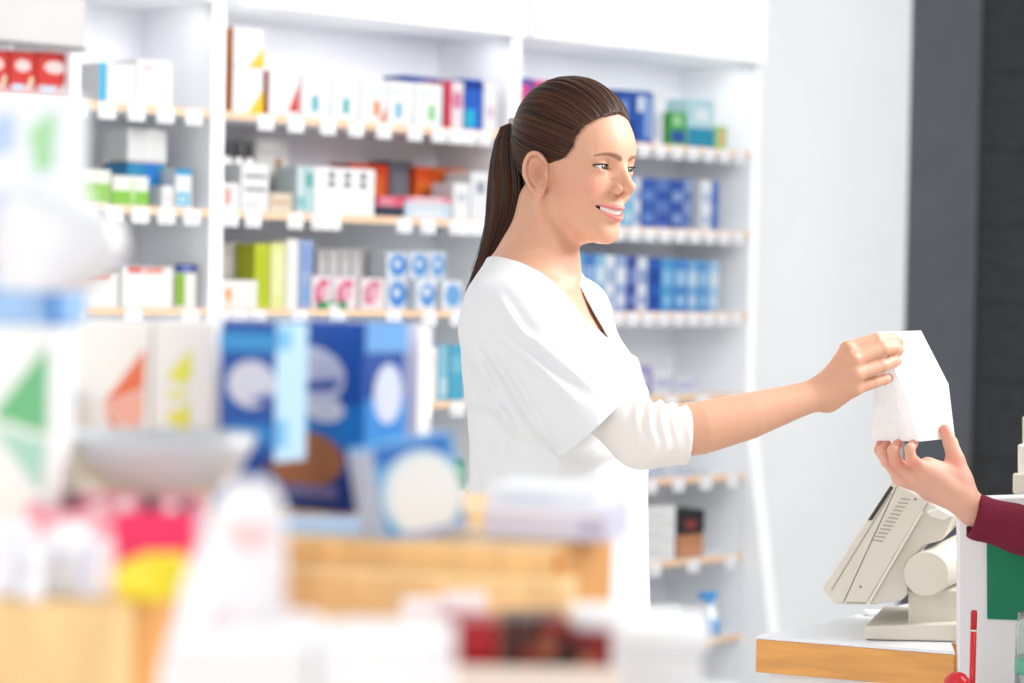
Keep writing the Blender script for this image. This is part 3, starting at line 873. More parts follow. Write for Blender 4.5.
    V, Fc = sdf_mesh(under, Q(545, 480, .09), Q(700, 360, .23), .002)
    V = relax(V, Fc, 1)
    mesh_obj('undershirt_sleeve', to_world(V), Fc, CREAM_JERSEY, root, True, origin=base)
    # ---- trousers and shoes (behind the counters)
    zg = Q(556, 341.5, 0)[1] - (CAM.z)          # floor in the frame, to first order
    floor_b = -(CAM.z) / math.cos(PITCH) + .085
    def legs(p):
        d = None
        for s in (1, -1):
            hip = Q(556, 800, .085 * s); kn = np.array((Q(560, 0, 0)[0], floor_b + .48, .09 * s)); an = np.array((Q(552, 0, 0)[0], floor_b + .07, .09 * s))
            e = chain(p, [hip, kn, an], [.098, .068, .056], .02)
            d = e if d is None else smin(d, e, .03)
        return d
    V, Fc = sdf_mesh(legs, (-.15, floor_b - .02, -.25), (.3, Q(0, 760, 0)[1], .25), .008)
    mesh_obj('trousers', to_world(V), Fc, WHITE_COTTON, root, True, origin=base)
    for s in (1, -1):
        def shoe(p, s=s):
            a = np.array((Q(552, 0, 0)[0], floor_b, .09 * s))
            d = smin(cap(p, a + (-.03, .035, 0), a + (.15, .028, .012 * s), .04, .033), sph(p, a + (0, .07, 0), .045), .03)
            return np.maximum(d, floor_b - p[:, 1])
        V, Fc = sdf_mesh(shoe, (-.2, floor_b - .02, -.2), (.4, floor_b + .2, .2), .006)
        mesh_obj('shoe', to_world(V), Fc, mat('white_clog', '#e9e9e9', .5), root, True, origin=base)
    return root
make_woman()
# ---------------------------------------------------------------- the paper bag passed from hand to hand
def paper_material():
    m = mat('white_kraft_paper', '#fafafa', .6, .3, bump=.15, scale=160); nt = m.node_tree
    t = nt.nodes.new('ShaderNodeBsdfTranslucent'); t.inputs['Color'].default_value = (.95, .95, .95, 1)
    x = nt.nodes.new('ShaderNodeMixShader'); x.inputs['Fac'].default_value = .38
    nt.links.new(nt.nodes['Principled BSDF'].outputs['BSDF'], x.inputs[1]); nt.links.new(t.outputs['BSDF'], x.inputs[2])
    nt.links.new(x.outputs['Shader'], nt.nodes['Material Output'].inputs['Surface'])
    return m
def make_bag():
    A = Q(871.5, 440.5, .030); B = Q(919, 441.5, .067); C = Q(955, 438, -.020); D = A + C - B
    T1 = Q(877.5, 332, .034); T2 = Q(921, 330.5, -.040)
    A1 = Q(874, 397, .026); C1 = Q(948.5, 384, -.026); D1 = A1 + C1 - Q(906, 394, .055)
    B1 = Q(906, 394, .055); M0 = Q(902, 440.2, .038); M1 = Q(896.5, 396, .014); N1 = (C1 + D1) / 2 + np.array((-.004, 0, -.001)); N0 = (C + D) / 2
    rs = np.random.RandomState(5)
    V = []; Fc = []
    def patch(p00, p10, p11, p01, nu, nv, amp):
        b = len(V)
        nrm = np.cross(p10 - p00, p01 - p00); nrm /= np.linalg.norm(nrm) + 1e-9
        for j in range(nv + 1):
            for i in range(nu + 1):
                u, v = i / nu, j / nv
                p = (p00 * (1 - u) + p10 * u) * (1 - v) + (p01 * (1 - u) + p11 * u) * v
                w = math.sin(math.pi * u) * math.sin(math.pi * v)
                V.append(p + nrm * amp * w * (math.sin(7 * u + 5 * v + amp * 900) + .6 * math.sin(13 * v - 4 * u) + rs.uniform(-.35, .35)))
        for j in range(nv):
            for i in range(nu):
                a = b + j * (nu + 1) + i
                Fc.append((a, a + 1, a + nu + 2, a + nu + 1))
    # front face (two panels), right edge bulging
    patch(B, C, C1, B1, 10, 8, .0012); patch(B1, C1, T2, T1, 10, 8, .0012)
    # near gusset, creased inwards
    patch(A, M0, M1, A1, 6, 8, .0012); patch(M0, B, B1, M1, 6, 8, .0014)
    patch(A1, M1, T1, T1, 6, 8, .001); patch(M1, B1, T1, T1, 6, 8, .001)
    # back and far gusset
    patch(D, A, A1, D1, 8, 6, .001); patch(D1, A1, T1, T2, 8, 6, .001)
    patch(C, N0, N1, C1, 4, 6, .0006); patch(N0, D, D1, N1, 4, 6, .0006); patch(C1, N1, T2, T2, 4, 6, .0005); patch(N1, D1, T2, T2, 4, 6, .0005)
    patch(D, C, B, A, 8, 6, .0004)
    o = FO + FR @ ((A + B + C + D) / 4)
    bag = mesh_obj('paper_bag', to_world(V), Fc, paper_material(), None, False, origin=o)
    bag.location = o
    m = bag.modifiers.new('weld', 'WELD'); m.merge_threshold = .0003
    tag(bag, 'white paper bag with a folded top held between two hands', 'bag')
    return bag
make_bag()

# ---------------------------------------------------------------- the customer: forearm and hand in view, the rest just outside
def make_customer():
    floor_b = -(CAM.z) / math.cos(PITCH) + .085
    base = P(1265, 341.5, D0 + .05); base.z = 0
    root = empty('person', base, label='customer in maroon sleeve receiving the bag with an open palm', cat='person')
    wr = Q(973.5, 510, .034); el = Q(1150, 568, .06); sh = Q(1235, 372, .10)
    MC = [(925, 471, .058), (914, 477, .042), (905.5, 479.5, .024), (900, 478, .006)]
    def arm(p):
        d = cap(p, wr, el, .0205, .030)
        return np.minimum(d, cap(p, el, sh, .036, .045))
    def hand(p):
        d = cap(p, wr, Q(955, 497, .034), .0205, .020)
        for i, m in enumerate(MC):
            W = Q(965, 500, .047 - .009 * i)
            d = smin(d, cap(p, W, Q(*m), .0155, .0102), .010)
        d = smin(d, cap(p, Q(962, 490, .038), Q(955, 466, .030), .0145, .0135), .014)      # ball of the thumb
        d = smin(d, cap(p, Q(958, 502, .010), Q(930, 492, .004), .013, .012), .014)        # heel of the hand
        d = smin(d, cap(p, Q(928, 467, .048), Q(960, 480, .036), .0135, .0150), .014)
        k = .005
        d = smin(d, finger(p, [MC[0], (911, 459, .070), (909.5, 449, .070), (914, 443.5, .056)], [.0102, .0079, .0070, .0060]), k)
        d = smin(d, finger(p, [MC[1], (896, 461.5, .056), (893, 450.5, .058), (898, 443.5, .046)], [.0104, .0084, .0076, .0064]), k)
        d = smin(d, finger(p, [MC[2], (887, 461.5, .034), (882.5, 451, .036), (886.5, 443.7, .030)], [.0100, .0082, .0074, .0062]), k)
        d = smin(d, finger(p, [MC[3], (885, 459, .008), (879, 450, .012), (880, 443.7, .014)], [.0090, .0072, .0064, .0056]), k)
        d = smin(d, finger(p, [(958, 483, .036), (955.5, 459, .030), (950.5, 443, .020), (944.5, 429.5, .0135)], [.0150, .0118, .0098, .0072]), .007)
        return d
    H = Head(Q(1228, 235, -.02), math.radians(10), math.radians(4), face_left=True)
    def neck(p): return cap(p, Q(1240, 265, -.02), Q(1252, 345, -.03), .047, .055)
    boxes = [(Q(990, 640, 0)-(.06, .06, .05), Q(1290, 300, .2), arm, .01), (Q(850, 560, -.06), Q(1010, 410, .12), hand, .008),
             (H.o - .18, H.o + .18, lambda p: head_sdf(H.loc(p)) * np.float32(.001), .01), (Q(1130, 420, -.15), Q(1350, 200, .1), neck, .012)]
    boxes[0] = (Q(930, 660, -.05), Q(1300, 310, .22), arm, .01)
    # fine where it is seen, coarser beyond the frame but one mesh: the hand decides
    V, Fc = sdf_mesh(lambda p: grouped(p, boxes), Q(825, 640, -.2), Q(1390, 110, .2), .0020)
    V = relax(V, Fc, 1, .4)
    cols = head_colors(H.loc(f32(V)).astype(float), srgb('#dca68f'), srgb('#c98079'), srgb('#5b463a'))
    w = np.zeros(len(V))
    for m, s in [((914.5, 446, .06), 1.2), ((898, 446.5, .05), 1.2), ((887, 447, .03), 1.2), ((881, 446, .014), 1.2), ((945, 431, .014), 1.6), ((955, 466, .04), 2.2), ((915, 461, .07), 1.3), ((897, 463, .056), 1.3)]:
        w = np.maximum(w, .75 * np.exp(-((V - Q(*m)) ** 2).sum(1) / (.00009 * s)))
    cols = cols * (1 - w[:, None]) + np.array(srgb('#d97a68')) * w[:, None]
    mesh_obj('body', to_world(V), Fc, SKIN, root, True, origin=base, cols={'Col': cols})
    eye_parts(H, root, base, (1, 0, -.05)); teeth_part(H, root, base)
    V, Fc = sdf_mesh(lambda p: hair_sdf(H.loc(p)) * np.float32(.001), H.o - .15, H.o + .16, .004)
    lon, lat = hair_flow(H.loc(f32(V)).astype(float))
    mesh_obj('hair', to_world(V), Fc, hair_material(), root, True, origin=base, cols={'Flow': np.stack((lon, lat, lat * 0), 1)})
    # maroon jumper
    ct, cb = Q(978, 494.5, .034), Q(966.5, 536, .034)
    cc = (ct + cb) / 2; n = np.array((-(cb - ct)[1], (cb - ct)[0], 0)); n /= np.linalg.norm(n); n = n if n[0] > 0 else -n
    rows = [(320, 1200, 1310, .10, -.04), (345, 1185, 1325, .16, -.04), (400, 1175, 1345, .18, -.04), (480, 1172, 1352, .175, -.04), (600, 1180, 1350, .165, -.04), (700, 1175, 1355, .18, -.04), (820, 1172, 1358, .19, -.04)]
    torso = loft_fn(rows, .15)
    shF = Q(1262, 372, -.20); elF = Q(1262, 590, -.24); wrF = Q(1190, 700, -.2)
    def jumper(p):
        s = (p - f32(cc)) @ f32(n)
        d1 = np.minimum(cap(p, cc - n * .03, el, .0275, .043), cap(p, el, sh, .046, .056))
        rel = (p - f32(cc))
        d1 = d1 - .0008 * np.sin(s / .05 * 6.28 + 14 * rel[:, 1] + 1) - .0009 * (np.abs(s - .008) < .008)
        d1 = np.maximum(d1, -cap(p, cc - n * .06, cc + n * .02, .0235, .0238))
        d1 = np.maximum(d1, -s)
        d2 = smin(torso(p), chain(p, [shF, elF, wrF], [.055, .046, .034]), .03)
        return smin(d1, d2, .02)
    V, Fc = sdf_mesh(jumper, Q(890, 830, -.36), Q(1420, 300, .24), .0034)
    V = relax(V, Fc, 1)
    m = mat('maroon_wool', '#6e1d31', .85, .2, noise=.14, scale=240, bump=.3, stretch=(1, 1, 1))
    mesh_obj('jumper', to_world(V), Fc, m, root, True, origin=base)
    def legs(p):
        d = None
        for s in (1, -1):
            e = chain(p, [Q(1264, 800, -.04 + .09 * s), np.array((Q(1262, 0, 0)[0], floor_b + .48, -.04 + .09 * s)), np.array((Q(1268, 0, 0)[0], floor_b + .03, -.04 + .09 * s))], [.10, .07, .06])
            e = smin(e, cap(p, np.array((Q(1275, 0, 0)[0], floor_b + .035, -.04 + .09 * s)), np.array((Q(1160, 0, 0)[0], floor_b + .03, -.04 + .09 * s)), .042, .036), .02)
            d = e if d is None else smin(d, e, .03)
        return np.maximum(d, floor_b - p[:, 1])
    V, Fc = sdf_mesh(legs, (.75, floor_b - .02, -.3), (1.42, Q(0, 780, 0)[1], .25), .009)
    mesh_obj('trousers', to_world(V), Fc, mat('dark_denim', '#2c3340', .9), root, True, origin=base)
make_customer()
# ================================================================ PRODUCTS ON THE SHELVES
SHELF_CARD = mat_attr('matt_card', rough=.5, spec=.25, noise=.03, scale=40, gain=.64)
PRINT = mat_attr('printed_card', rough=.35, spec=.4, noise=.03, scale=40)
PLASTIC = mat_attr('printed_plastic', rough=.22, spec=.5, noise=.02, scale=40)
def carton_mesh(w, d, h, base, prints=(), side=None, top=None):
    V, Fc, C = [], [], []
    side = side or base; top = top or base
    def q(pts, c):
        b = len(V); V.extend(pts); Fc.append(tuple(range(b, b + len(pts)))); C.extend([srgb(c)] * len(pts))
    e = min(.0015, w * .05, d * .05, h * .05)
    q([(e, 0, e), (w - e, 0, e), (w - e, 0, h - e), (e, 0, h - e)], base)
    q([(w - e, d, e), (e, d, e), (e, d, h - e), (w - e, d, h - e)], base)
    q([(0, d - e, e), (0, e, e), (0, e, h - e), (0, d - e, h - e)], side)
    q([(w, e, e), (w, d - e, e), (w, d - e, h - e), (w, e, h - e)], side)
    q([(e, e, h), (w - e, e, h), (w - e, d - e, h), (e, d - e, h)], top)
    q([(e, e, 0), (e, d - e, 0), (w - e, d - e, 0), (w - e, e, 0)], base)
    # bevelled edges: front and side ring
    for p in ([(e, 0, e), (e, 0, h - e), (0, e, h - e), (0, e, e)], [(w - e, 0, h - e), (w - e, 0, e), (w, e, e), (w, e, h - e)],
              [(e, 0, h - e), (w - e, 0, h - e), (w - e, e, h), (e, e, h)], [(w - e, 0, e), (e, 0, e), (e, e, 0), (w - e, e, 0)],
              [(0, d - e, e), (0, d - e, h - e), (e, d, h - e), (e, d, e)], [(w, d - e, h - e), (w, d - e, e), (w - e, d, e), (w - e, d, h - e)],
              [(w - e, d, h - e), (e, d, h - e), (e, d - e, h), (w - e, d - e, h)], [(0, e, h - e), (0, d - e, h - e), (e, d - e, h), (e, e, h)], [(w, d - e, h - e), (w, e, h - e), (w - e, e, h), (w - e, d - e, h)]):
        q(p, base)
    y = -.0004
    for i, pr in enumerate(prints):
        y = -.0004 - .00015 * i
        kind, c = pr[0], pr[-1]
        if kind == 'r':
            _, u0, v0, u1, v1, _c = pr
            q([(u0 * w, y, v0 * h), (u1 * w, y, v0 * h), (u1 * w, y, v1 * h), (u0 * w, y, v1 * h)], c)
        elif kind == 'p':
            q([(u * w, y, v * h) for u, v in pr[1]], c)
        elif kind == 'o':
            _, cu_, cv_, ru, rv, _c = pr
            q([((cu_ + ru * math.cos(t)) * w, y, (cv_ + rv * math.sin(t)) * h) for t in [2 * math.pi * k / 20 for k in range(20)]], c)
        elif kind == 'R':     # on the right end
            _, u0, v0, u1, v1, _c = pr
            q([(w - y, u0 * d, v0 * h), (w - y, u1 * d, v0 * h), (w - y, u1 * d, v1 * h), (w - y, u0 * d, v1 * h)], c)
        elif kind == 'O':
            _, cu_, cv_, ru, rv, _c = pr
            q([(w - y, (cu_ + ru * math.cos(t)) * d, (cv_ + rv * math.sin(t)) * h) for t in [2 * math.pi * k / 20 for k in range(20)]], c)
        elif kind == 's':     # on the left end
            _, u0, v0, u1, v1, _c = pr
            q([(y, (1 - u0) * d, v0 * h), (y, (1 - u1) * d, v0 * h), (y, (1 - u1) * d, v1 * h), (y, (1 - u0) * d, v1 * h)], c)
    return V, Fc, np.array(C)

ITEMS = []       # (bay, level, px, object, description)
ORD = 'first second third fourth fifth sixth seventh eighth ninth tenth eleventh twelfth thirteenth fourteenth fifteenth sixteenth seventeenth eighteenth nineteenth twentieth'.split()
BAYN = ['left bay', 'middle bay', 'right bay']
LVN = ['top shelf', 'second shelf', 'third shelf', 'fourth shelf', 'fifth shelf', 'sixth shelf', 'seventh shelf']
def bay_level_y(lv, x, dep):
    # photo row of a shelf's top at column x and depth dep
    p = sp(s_at(x, 300, dep)[0], dep, LZ[lv]) - CAM
    return 341.5 - p.dot(_U) / p.dot(_F) * F_PX
def carton(bay, lv, x0, x1, yt, base, prints=(), desc='white carton', side=None, top=None, dep=.02, d=.10, yb=None, name='medicine_carton', cat='box', lift=0.0):
    xm = (x0 + x1) / 2
    s0 = s_at(x0, 200, dep)[0]; s1 = s_at(x1, 200, dep)[0]
    z0 = LZ[lv] + .0005 + lift if yb is None else s_at(xm, yb, dep)[1]
    h = s_at(xm, yt, dep)[1] - z0
    w = max(.012, s1 - s0 - .0012)
    d = min(d, .322 - dep)
    V, Fc, C = carton_mesh(w, d, max(h, .01), base, prints, side, top)
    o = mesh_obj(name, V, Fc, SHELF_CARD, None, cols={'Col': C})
    o.location = sp(s0, dep, z0); o.rotation_euler = (0, 0, SRZ)
    o['category'] = cat
    ITEMS.append((bay, lv, x0 + dep * .01, o, desc))
    return o, z0 + h

def lathe(profile, n=20):
    V, Fc, C = [], [], []
    for (r, z, c) in profile:
        for k in range(n):
            a = 2 * math.pi * k / n; V.append((r * math.cos(a), r * math.sin(a), z)); C.append(srgb(c))
    for j in range(len(profile) - 1):
        for k in range(n):
            a = j * n + k; b = j * n + (k + 1) % n; Fc.append((a, b, b + n, a + n))
    Fc.append(tuple(range(n))[::-1]); Fc.append(tuple((len(profile) - 1) * n + k for k in range(n)))
    return V, Fc, np.array(C)
def bottle(bay, lv, x, yt, r, body, capc, desc, dep=.06, band=None):
    s, _ = s_at(x, 200, dep); z0 = LZ[lv] + .0005; h = s_at(x, yt, dep)[1] - z0
    root = empty('medicine_bottle', sp(s, dep, z0), SRZ, cat='bottle')
    b = band or body
    V, Fc, C = lathe([(r * .9, 0, body), (r, .004, body), (r, h * .12, body), (r, h * .121, b), (r, h * .55, b), (r, h * .551, body), (r, h * .66, body), (r * .85, h * .73, body), (r * .45, h * .78, body), (r * .45, h * .80, body)])
    mesh_obj('bottle_body', V, Fc, PLASTIC, root, True, cols={'Col': C})
    V, Fc, C = lathe([(r * .55, h * .785, capc), (r * .58, h * .80, capc), (r * .58, h * .97, capc), (r * .5, h, capc)])
    mesh_obj('bottle_cap', V, Fc, PLASTIC, root, True, cols={'Col': C})
    ITEMS.append((bay, lv, x + dep * .01, root, desc))

W, OR, YE, RD, BL, NV, TE, GR, LB, PK = '#f5f5f6', '#ef8a35', '#f5cf3c', '#d83a34', '#2f6fc4', '#1f3f96', '#2aa7b8', '#7cc242', '#9fd3ec', '#e2486f'
def corner(c, w=.34, h=.45): return ('p', [(1, 0), (1, h), (1 - w, 0)], c)
def stack_h(lv, x, yt): pass

# ---- middle bay, top shelf
for yt, yb in ((67, None), (28, 66.5)):
    carton(1, 0, 231, 262, yt, W, [corner(YE, .5, .55), ('r', .1, .72, .75, .78, '#e9e2d8')], 'white carton, orange end, yellow corner, ' + ('stacked on its twin' if yb else 'carrying its twin'), side=OR, dep=.02, d=.05, yb=yb)
carton(1, 0, 267, 299, 71, W, [('p', [(.95, .1), (.62, .1), (.95, .75)], RD), ('r', .08, .76, .7, .8, '#dadada')], 'white carton with red end and red wedge', side=RD, d=.06)
xs = [300, 330, 359, 386, 413]
cols = [('#5fb6c9', .45), ('#58b7bd', .5), (OR, .6), ('#6cb8e0', .4), ('#8bd08a', .6)]
for i, x in enumerate(xs):
    c, u = cols[i]
    x1 = xs[i + 1] - .6 if i < 4 else 441
    carton(1, 0, x, x1, 73.5 + (x - 300) * .09, W, [('r', u - .1, .15, u + .12, .5, c), ('r', .1, .7, .8, .78, '#dcdfe4'), ('p', [(.98, .03), (.7, .03), (.98, .4)], '#e98e7c' if i in (2,) else '#e6ecef')], 'white carton with a ' + ('teal spot', 'small teal panel', 'orange patch', 'sky blue patch', 'pale green patch')[i], d=.12)
carton(1, 0, 402, 440, 76.5, NV, [('r', .1, .6, .9, .8, '#5a7fd0')], 'navy blue carton behind white ones', dep=.16, d=.1)
carton(1, 0, 443, 462, 81, '#efe3ea', [('r', 0, 0, .35, 1, '#cf2950'), ('o', .65, .6, .25, .2, '#d77fa0')], 'white carton with crimson stripe and rose dot', side='#c62b4e', d=.12)
carton(1, 0, 463, 481, 79, '#2a62c9', [('r', .0, .05, .6, .4, '#26b3d9'), ('r', .0, .8, 1, .95, '#173a93')], 'blue carton with turquoise lower panel', side=NV, d=.14)
carton(1, 0, 482, 496, 84, '#f2f0f4', [('r', .2, .3, .8, .5, '#d9c6d6')], 'narrow white carton beside the blue one', d=.1)
# ---- middle bay, second shelf
for i, x in enumerate((226, 237, 248)):
    bottle(1, 1, x, 141 + i, .0165, '#efeeec', '#2c2b2c', 'white bottle with a black cap', dep=.13, band='#d8d3ce')
carton(1, 1, 222, 240, 183, W, [('r', .1, .2, .5, .8, '#eda9a0')], 'low white carton with a salmon panel', d=.06)
carton(1, 1, 241, 269, 164, W, [('r', .12, .42, .9, .5, '#8f9196'), ('r', .12, .70, .9, .78, '#8f9196'), ('r', .12, .1, .7, .16, '#cfcfd2')], 'white carton with two grey text bands', d=.09)
carton(1, 1, 255, 287, 139, '#f3f1ef', [('r', .62, 0, .82, .75, '#c89a6c'), ('r', .1, .8, .9, .84, '#dbd7d2')], 'tall white carton with a tan stripe', dep=.17, d=.1)
carton(1, 1, 270, 293, 193, '#ead9c6', [('r', .1, .4, .8, .6, '#d9b48e')], 'low cream carton with tan band', dep=.04, d=.08)
carton(1, 1, 297, 305, 166, '#d6e6ea', [('r', 0, .1, 1, .35, '#8fc9cf')], 'slim pale blue carton', d=.1)
carton(1, 1, 305.5, 313, 166, '#bfe2e6', [('r', .1, .55, .9, .85, '#5fb5b2')], 'slim turquoise carton', d=.1)
pr = []
for j in range(2):
    for i in range(3): pr.append(('r', .23 + .26 * i, .58 + .19 * j, .33 + .26 * i, .71 + .19 * j, '#6a6a74'))
carton(1, 1, 314, 375, 168, '#fafafa', pr, 'large white carton with six dark squares', d=.16)
carton(1, 1, 350, 388, 164, '#e5481f', [('r', .1, .4, .9, .8, '#f0702c')], 'orange red carton behind the white one', dep=.19, d=.1)
carton(1, 1, 389, 413, 161, '#70727c', [('r', .15, .2, .85, .8, '#85878f')], 'grey carton between orange ones', dep=.20, d=.1)
for i, x in enumerate((415, 433, 451)):
    carton(1, 1, x, x + 17.3, 167 + i, ('#ec571d', '#ee6a22', '#f08a4a')[i], [('r', .1, .3, .9, .75, ('#f27a35', '#f4853a', '#f6ad7c')[i])], ('deep orange', 'bright orange', 'pale orange')[i] + ' carton standing behind flat packs', dep=.17, d=.1)
for k, (c, nm) in enumerate((('#3b3f52', 'dark blue'), ('#ee6f86', 'pink'), ('#e75b78', 'rose'))):
    carton(1, 1, 378, 404, 206.5 - 5 * k, c, [('r', .1, .3, .6, .7, '#f2b2bd')] if k else [], f'flat {nm} pack in a small pile', d=.12, yb=None if k == 0 else 206.5 - 5 * (k - 1) - .2)
for k, (c, nm) in enumerate((('#cfe2f1', 'light blue'), ('#d9e4f0', 'ice blue'), ('#ef8fa3', 'pink topped'))):
    carton(1, 1, 405.5, 452, 208 - 5.5 * k, c, [('r', .15, .3, .8, .7, '#f6f6f8')], f'flat {nm} pack in a wide pile', d=.14, yb=None if k == 0 else 208 - 5.5 * (k - 1) - .2)
carton(1, 1, 453.5, 470, 183, '#f4f4f6', [('r', .2, .5, .8, .7, '#c9cfda')], 'white carton beside the flat packs', d=.1)
carton(1, 1, 471, 489, 172, '#f0f0f3', [('r', .3, .55, .75, .8, '#9aa0ac')], 'white carton with a grey square', d=.12)
# ---- middle bay, third shelf
carton(1, 2, 221, 243, 243, '#cfcac6', [('r', .1, .5, .9, .8, '#dbd6d2')], 'beige grey carton behind a white one', dep=.12, d=.1)
carton(1, 2, 244, 254, 243, '#d5d0cb', [], 'slim beige carton', dep=.12, d=.1)
carton(1, 2, 219, 259.5, 280, '#f6f3ef', [('o', .27, .5, .09, .22, '#f0ab72'), ('r', .24, .1, .33, .35, '#f2c49c')], 'white carton with a pale orange figure', d=.07)
carton(1, 2, 256, 271, 244, '#c9d233', [('r', .15, .1, .85, .9, '#bccb2a')], 'tall lime green carton', dep=.03, d=.09)
carton(1, 2, 271.7, 287, 243, '#e9eb9d', [('r', .1, .2, .9, .85, '#eef0b4')], 'tall pale yellow carton', dep=.03, d=.09)
carton(1, 2, 287.7, 300, 239, '#f8f8f5', [('r', .3, .1, .5, .9, '#efeee8')], 'tall white carton next to the yellow one', dep=.03, d=.09)
carton(1, 2, 300.7, 315, 240, '#9fb3dd', [('r', .1, .55, .9, .92, '#8da4d6'), ('r', .2, .1, .8, .35, '#86aee0')], 'tall lilac blue carton', dep=.03, d=.09)
for i in range(6):
    x = 318 + i * 11.6
    carton(1, 2, x, x + 11, 249, ('#d9d6d6', '#e2dfdf')[i % 2], [('r', .2, .4, .8, .8, '#eceaea')], 'slim grey white carton in the back row', dep=.15, d=.1)
for i, (x0, x1) in enumerate(((313.5, 334), (335, 359.5), (362, 387))):
    carton(1, 2, x0, x1, 276 + i, '#f4e6ea', [('p', [(.15, .2), (.15, .65), (.5, .92), (.85, .85), (.5, .15)], ('#dc5b80', '#de6d8c', '#d9809a')[i]), ('o', .55, .5, .22, .22, '#efb3c3')], ('white carton with a rose swirl', 'white carton with a pink swirl', 'white carton with a mauve swirl')[i], d=.09)
for i, (x0, x1) in enumerate(((388, 409), (411, 429.5), (430.5, 447))):
    z = carton(1, 2, x0, x1, 279, '#e4edf8', [('o', .55, .5, .42, .42, ('#4f93dc', '#5d9ee2', '#6fa8e0')[i]), ('o', .5, .55, .15, .15, '#eaf2fb')], ('blue white pack with an azure disc', 'blue white pack with a pale disc', 'blue white pack with a sky disc')[i] + ' under another', dep=.05, d=.08)[1]
    carton(1, 2, x0, x1, 252, '#e4edf8', [('o', .55, .5, .42, .42, ('#4f93dc', '#5d9ee2', '#6fa8e0')[i]), ('o', .5, .55, .15, .15, '#eaf2fb')], ('blue white pack with an azure disc', 'blue white pack with a pale disc', 'blue white pack with a sky disc')[i] + ' on top', dep=.05, d=.08, yb=278.6)
carton(1, 2, 419, 438, 280, '#f2f6fb', [('o', .55, .5, .4, .4, '#5b9be0'), ('o', .5, .6, .16, .16, '#f2f6fb')], 'white pack with a blue disc in front', dep=.012, d=.035)
carton(1, 2, 444, 464, 281, '#eef4fb', [('o', .55, .5, .4, .4, '#77aee6')], 'white pack with a light blue disc in front', dep=.012, d=.05)
carton(1, 2, 322, 349, 302, '#1f9a5e', [('r', .3, 0, .72, .72, '#f4f4f4')], 'small green sign card with white window', dep=.004, d=.006, name='shelf_card', cat='sign')
# ---- middle bay, lower shelves
carton(1, 3, 421, 441, 347, '#f3f3f3', [('r', .1, .6, .8, .85, '#e0e0e2'), ('r', .1, .1, .6, .2, '#d9d9dc')], 'white carton beside the teal ones', d=.1)
carton(1, 3, 442, 452, 345, '#8fcbe2', [('r', .1, .1, .9, .4, '#bfe3ef')], 'sky blue slim carton', d=.1)
carton(1, 3, 453, 469, 345, '#58b1d2', [('r', .1, .5, .9, .8, '#7cc4de')], 'teal blue carton next to the tunic', d=.1)
carton(1, 4, 424, 440, 440, '#dfe9dd', [('r', .1, .5, .9, .8, '#8bbf9b')], 'pale green carton on the dim shelf', d=.1)
carton(1, 4, 452, 470, 460, '#3f9a63', [('r', .1, .5, .9, .8, '#7fc49a')], 'green carton by the tunic', d=.1)
carton(1, 4, 441, 451.5, 448, '#cfd8e8', [], 'slim bluish carton', d=.1)

# ---- left bay
for i, (x0, x1) in enumerate(((-18, 7), (8, 34), (35, 71))):
    carton(0, 0, x0, x1, 50 + (x0 + 10) * .06, '#d8332b', [('o', .5, .68, .3, .14, '#f3d9d6'), ('r', .1, .08, .55, .26, '#c9cfe4'), ('p', [(.62, .1), (.75, .1), (.95, .42), (.8, .45)], '#f5e8c8')], ('red box cut by the picture edge', 'red box with white oval', 'red box with white oval, rightmost')[i], d=.12, dep=.04)
carton(0, 0, 98, 104.5, 62, '#35bdec', [], 'slim cyan box standing upright', d=.10, side='#eeeeee')
carton(0, 0, 86, 96, 66, '#e5dedd', [('r', .4, 0, .55, 1, '#c9b9b6')], 'pale pink box in shade', dep=.12, d=.1)
carton(0, 0, 105, 134, 64, W, [('r', .1, .8, .3, .9, '#dcdcdc')], 'long white box lying on its side', d=.1)
carton(0, 0, 134.6, 171, 60, W, [('r', .2, .78, .45, .86, '#f0b7bd'), ('r', .6, .76, .7, .86, '#bfe3c6')], 'white box with pink mark', d=.12)
carton(0, 1, 73, 111, 169, '#eef3e6', [('r', 0, .05, 1, .6, '#9ccf6a'), ('o', .45, .3, .25, .2, '#b8de8e')], 'white carton with a green lower half', d=.1)
carton(0, 1, 112.5, 149, 176, '#f2f5ea', [('r', 0, .03, 1, .5, '#8ecb4e'), ('r', .52, .1, .6, .9, '#cfe7b4')], 'white and green carton with a pale seam', d=.1)
for x in (105, 114, 122):
    bottle(0, 1, x, 164, .011, '#3f4a54', '#23282c', 'small dark bottle behind green cartons', dep=.2)
o, zt = carton(0, 1, 127, 165, 163, '#2f8fc0', [('r', .45, 0, .8, 1, '#1f7fd0')], 'blue carton carrying a white one', dep=.09, d=.1)
carton(0, 1, 127, 166, 129, '#eeeeee', [('r', .52, 0, .58, 1, '#f9f9f9'), ('r', .05, .0, .9, .08, '#e3cfd2')], 'white carton on top of the blue one', dep=.09, d=.1, yb=162.6)
carton(0, 1, 162, 174, 186, '#f6f6f6', [('r', .2, .3, .8, .5, '#ead4d4')], 'small white carton', d=.06)
carton(0, 1, 175.5, 192, 169, '#f1f6f8', [('r', .1, .05, .85, .4, '#4cb9dd'), ('r', .3, .14, .6, .3, '#e6f5fa'), ('r', 0, .84, 1, 1, '#2f9fd0')], 'white carton with turquoise squares', d=.08)
carton(0, 2, 68, 120.5, 272, '#f7f6f4', [('r', .35, .84, .8, .98, '#ee5a50'), ('r', 0, .3, .05, .5, '#ee7777')], 'white carton with a red top band, left one', d=.12)
carton(0, 2, 122.5, 175, 267, '#f7f6f4', [('r', .12, .86, .4, .98, '#ea3f36'), ('r', .45, .86, .8, .97, '#ef7a66')], 'white carton with a red top band, right one', d=.12)
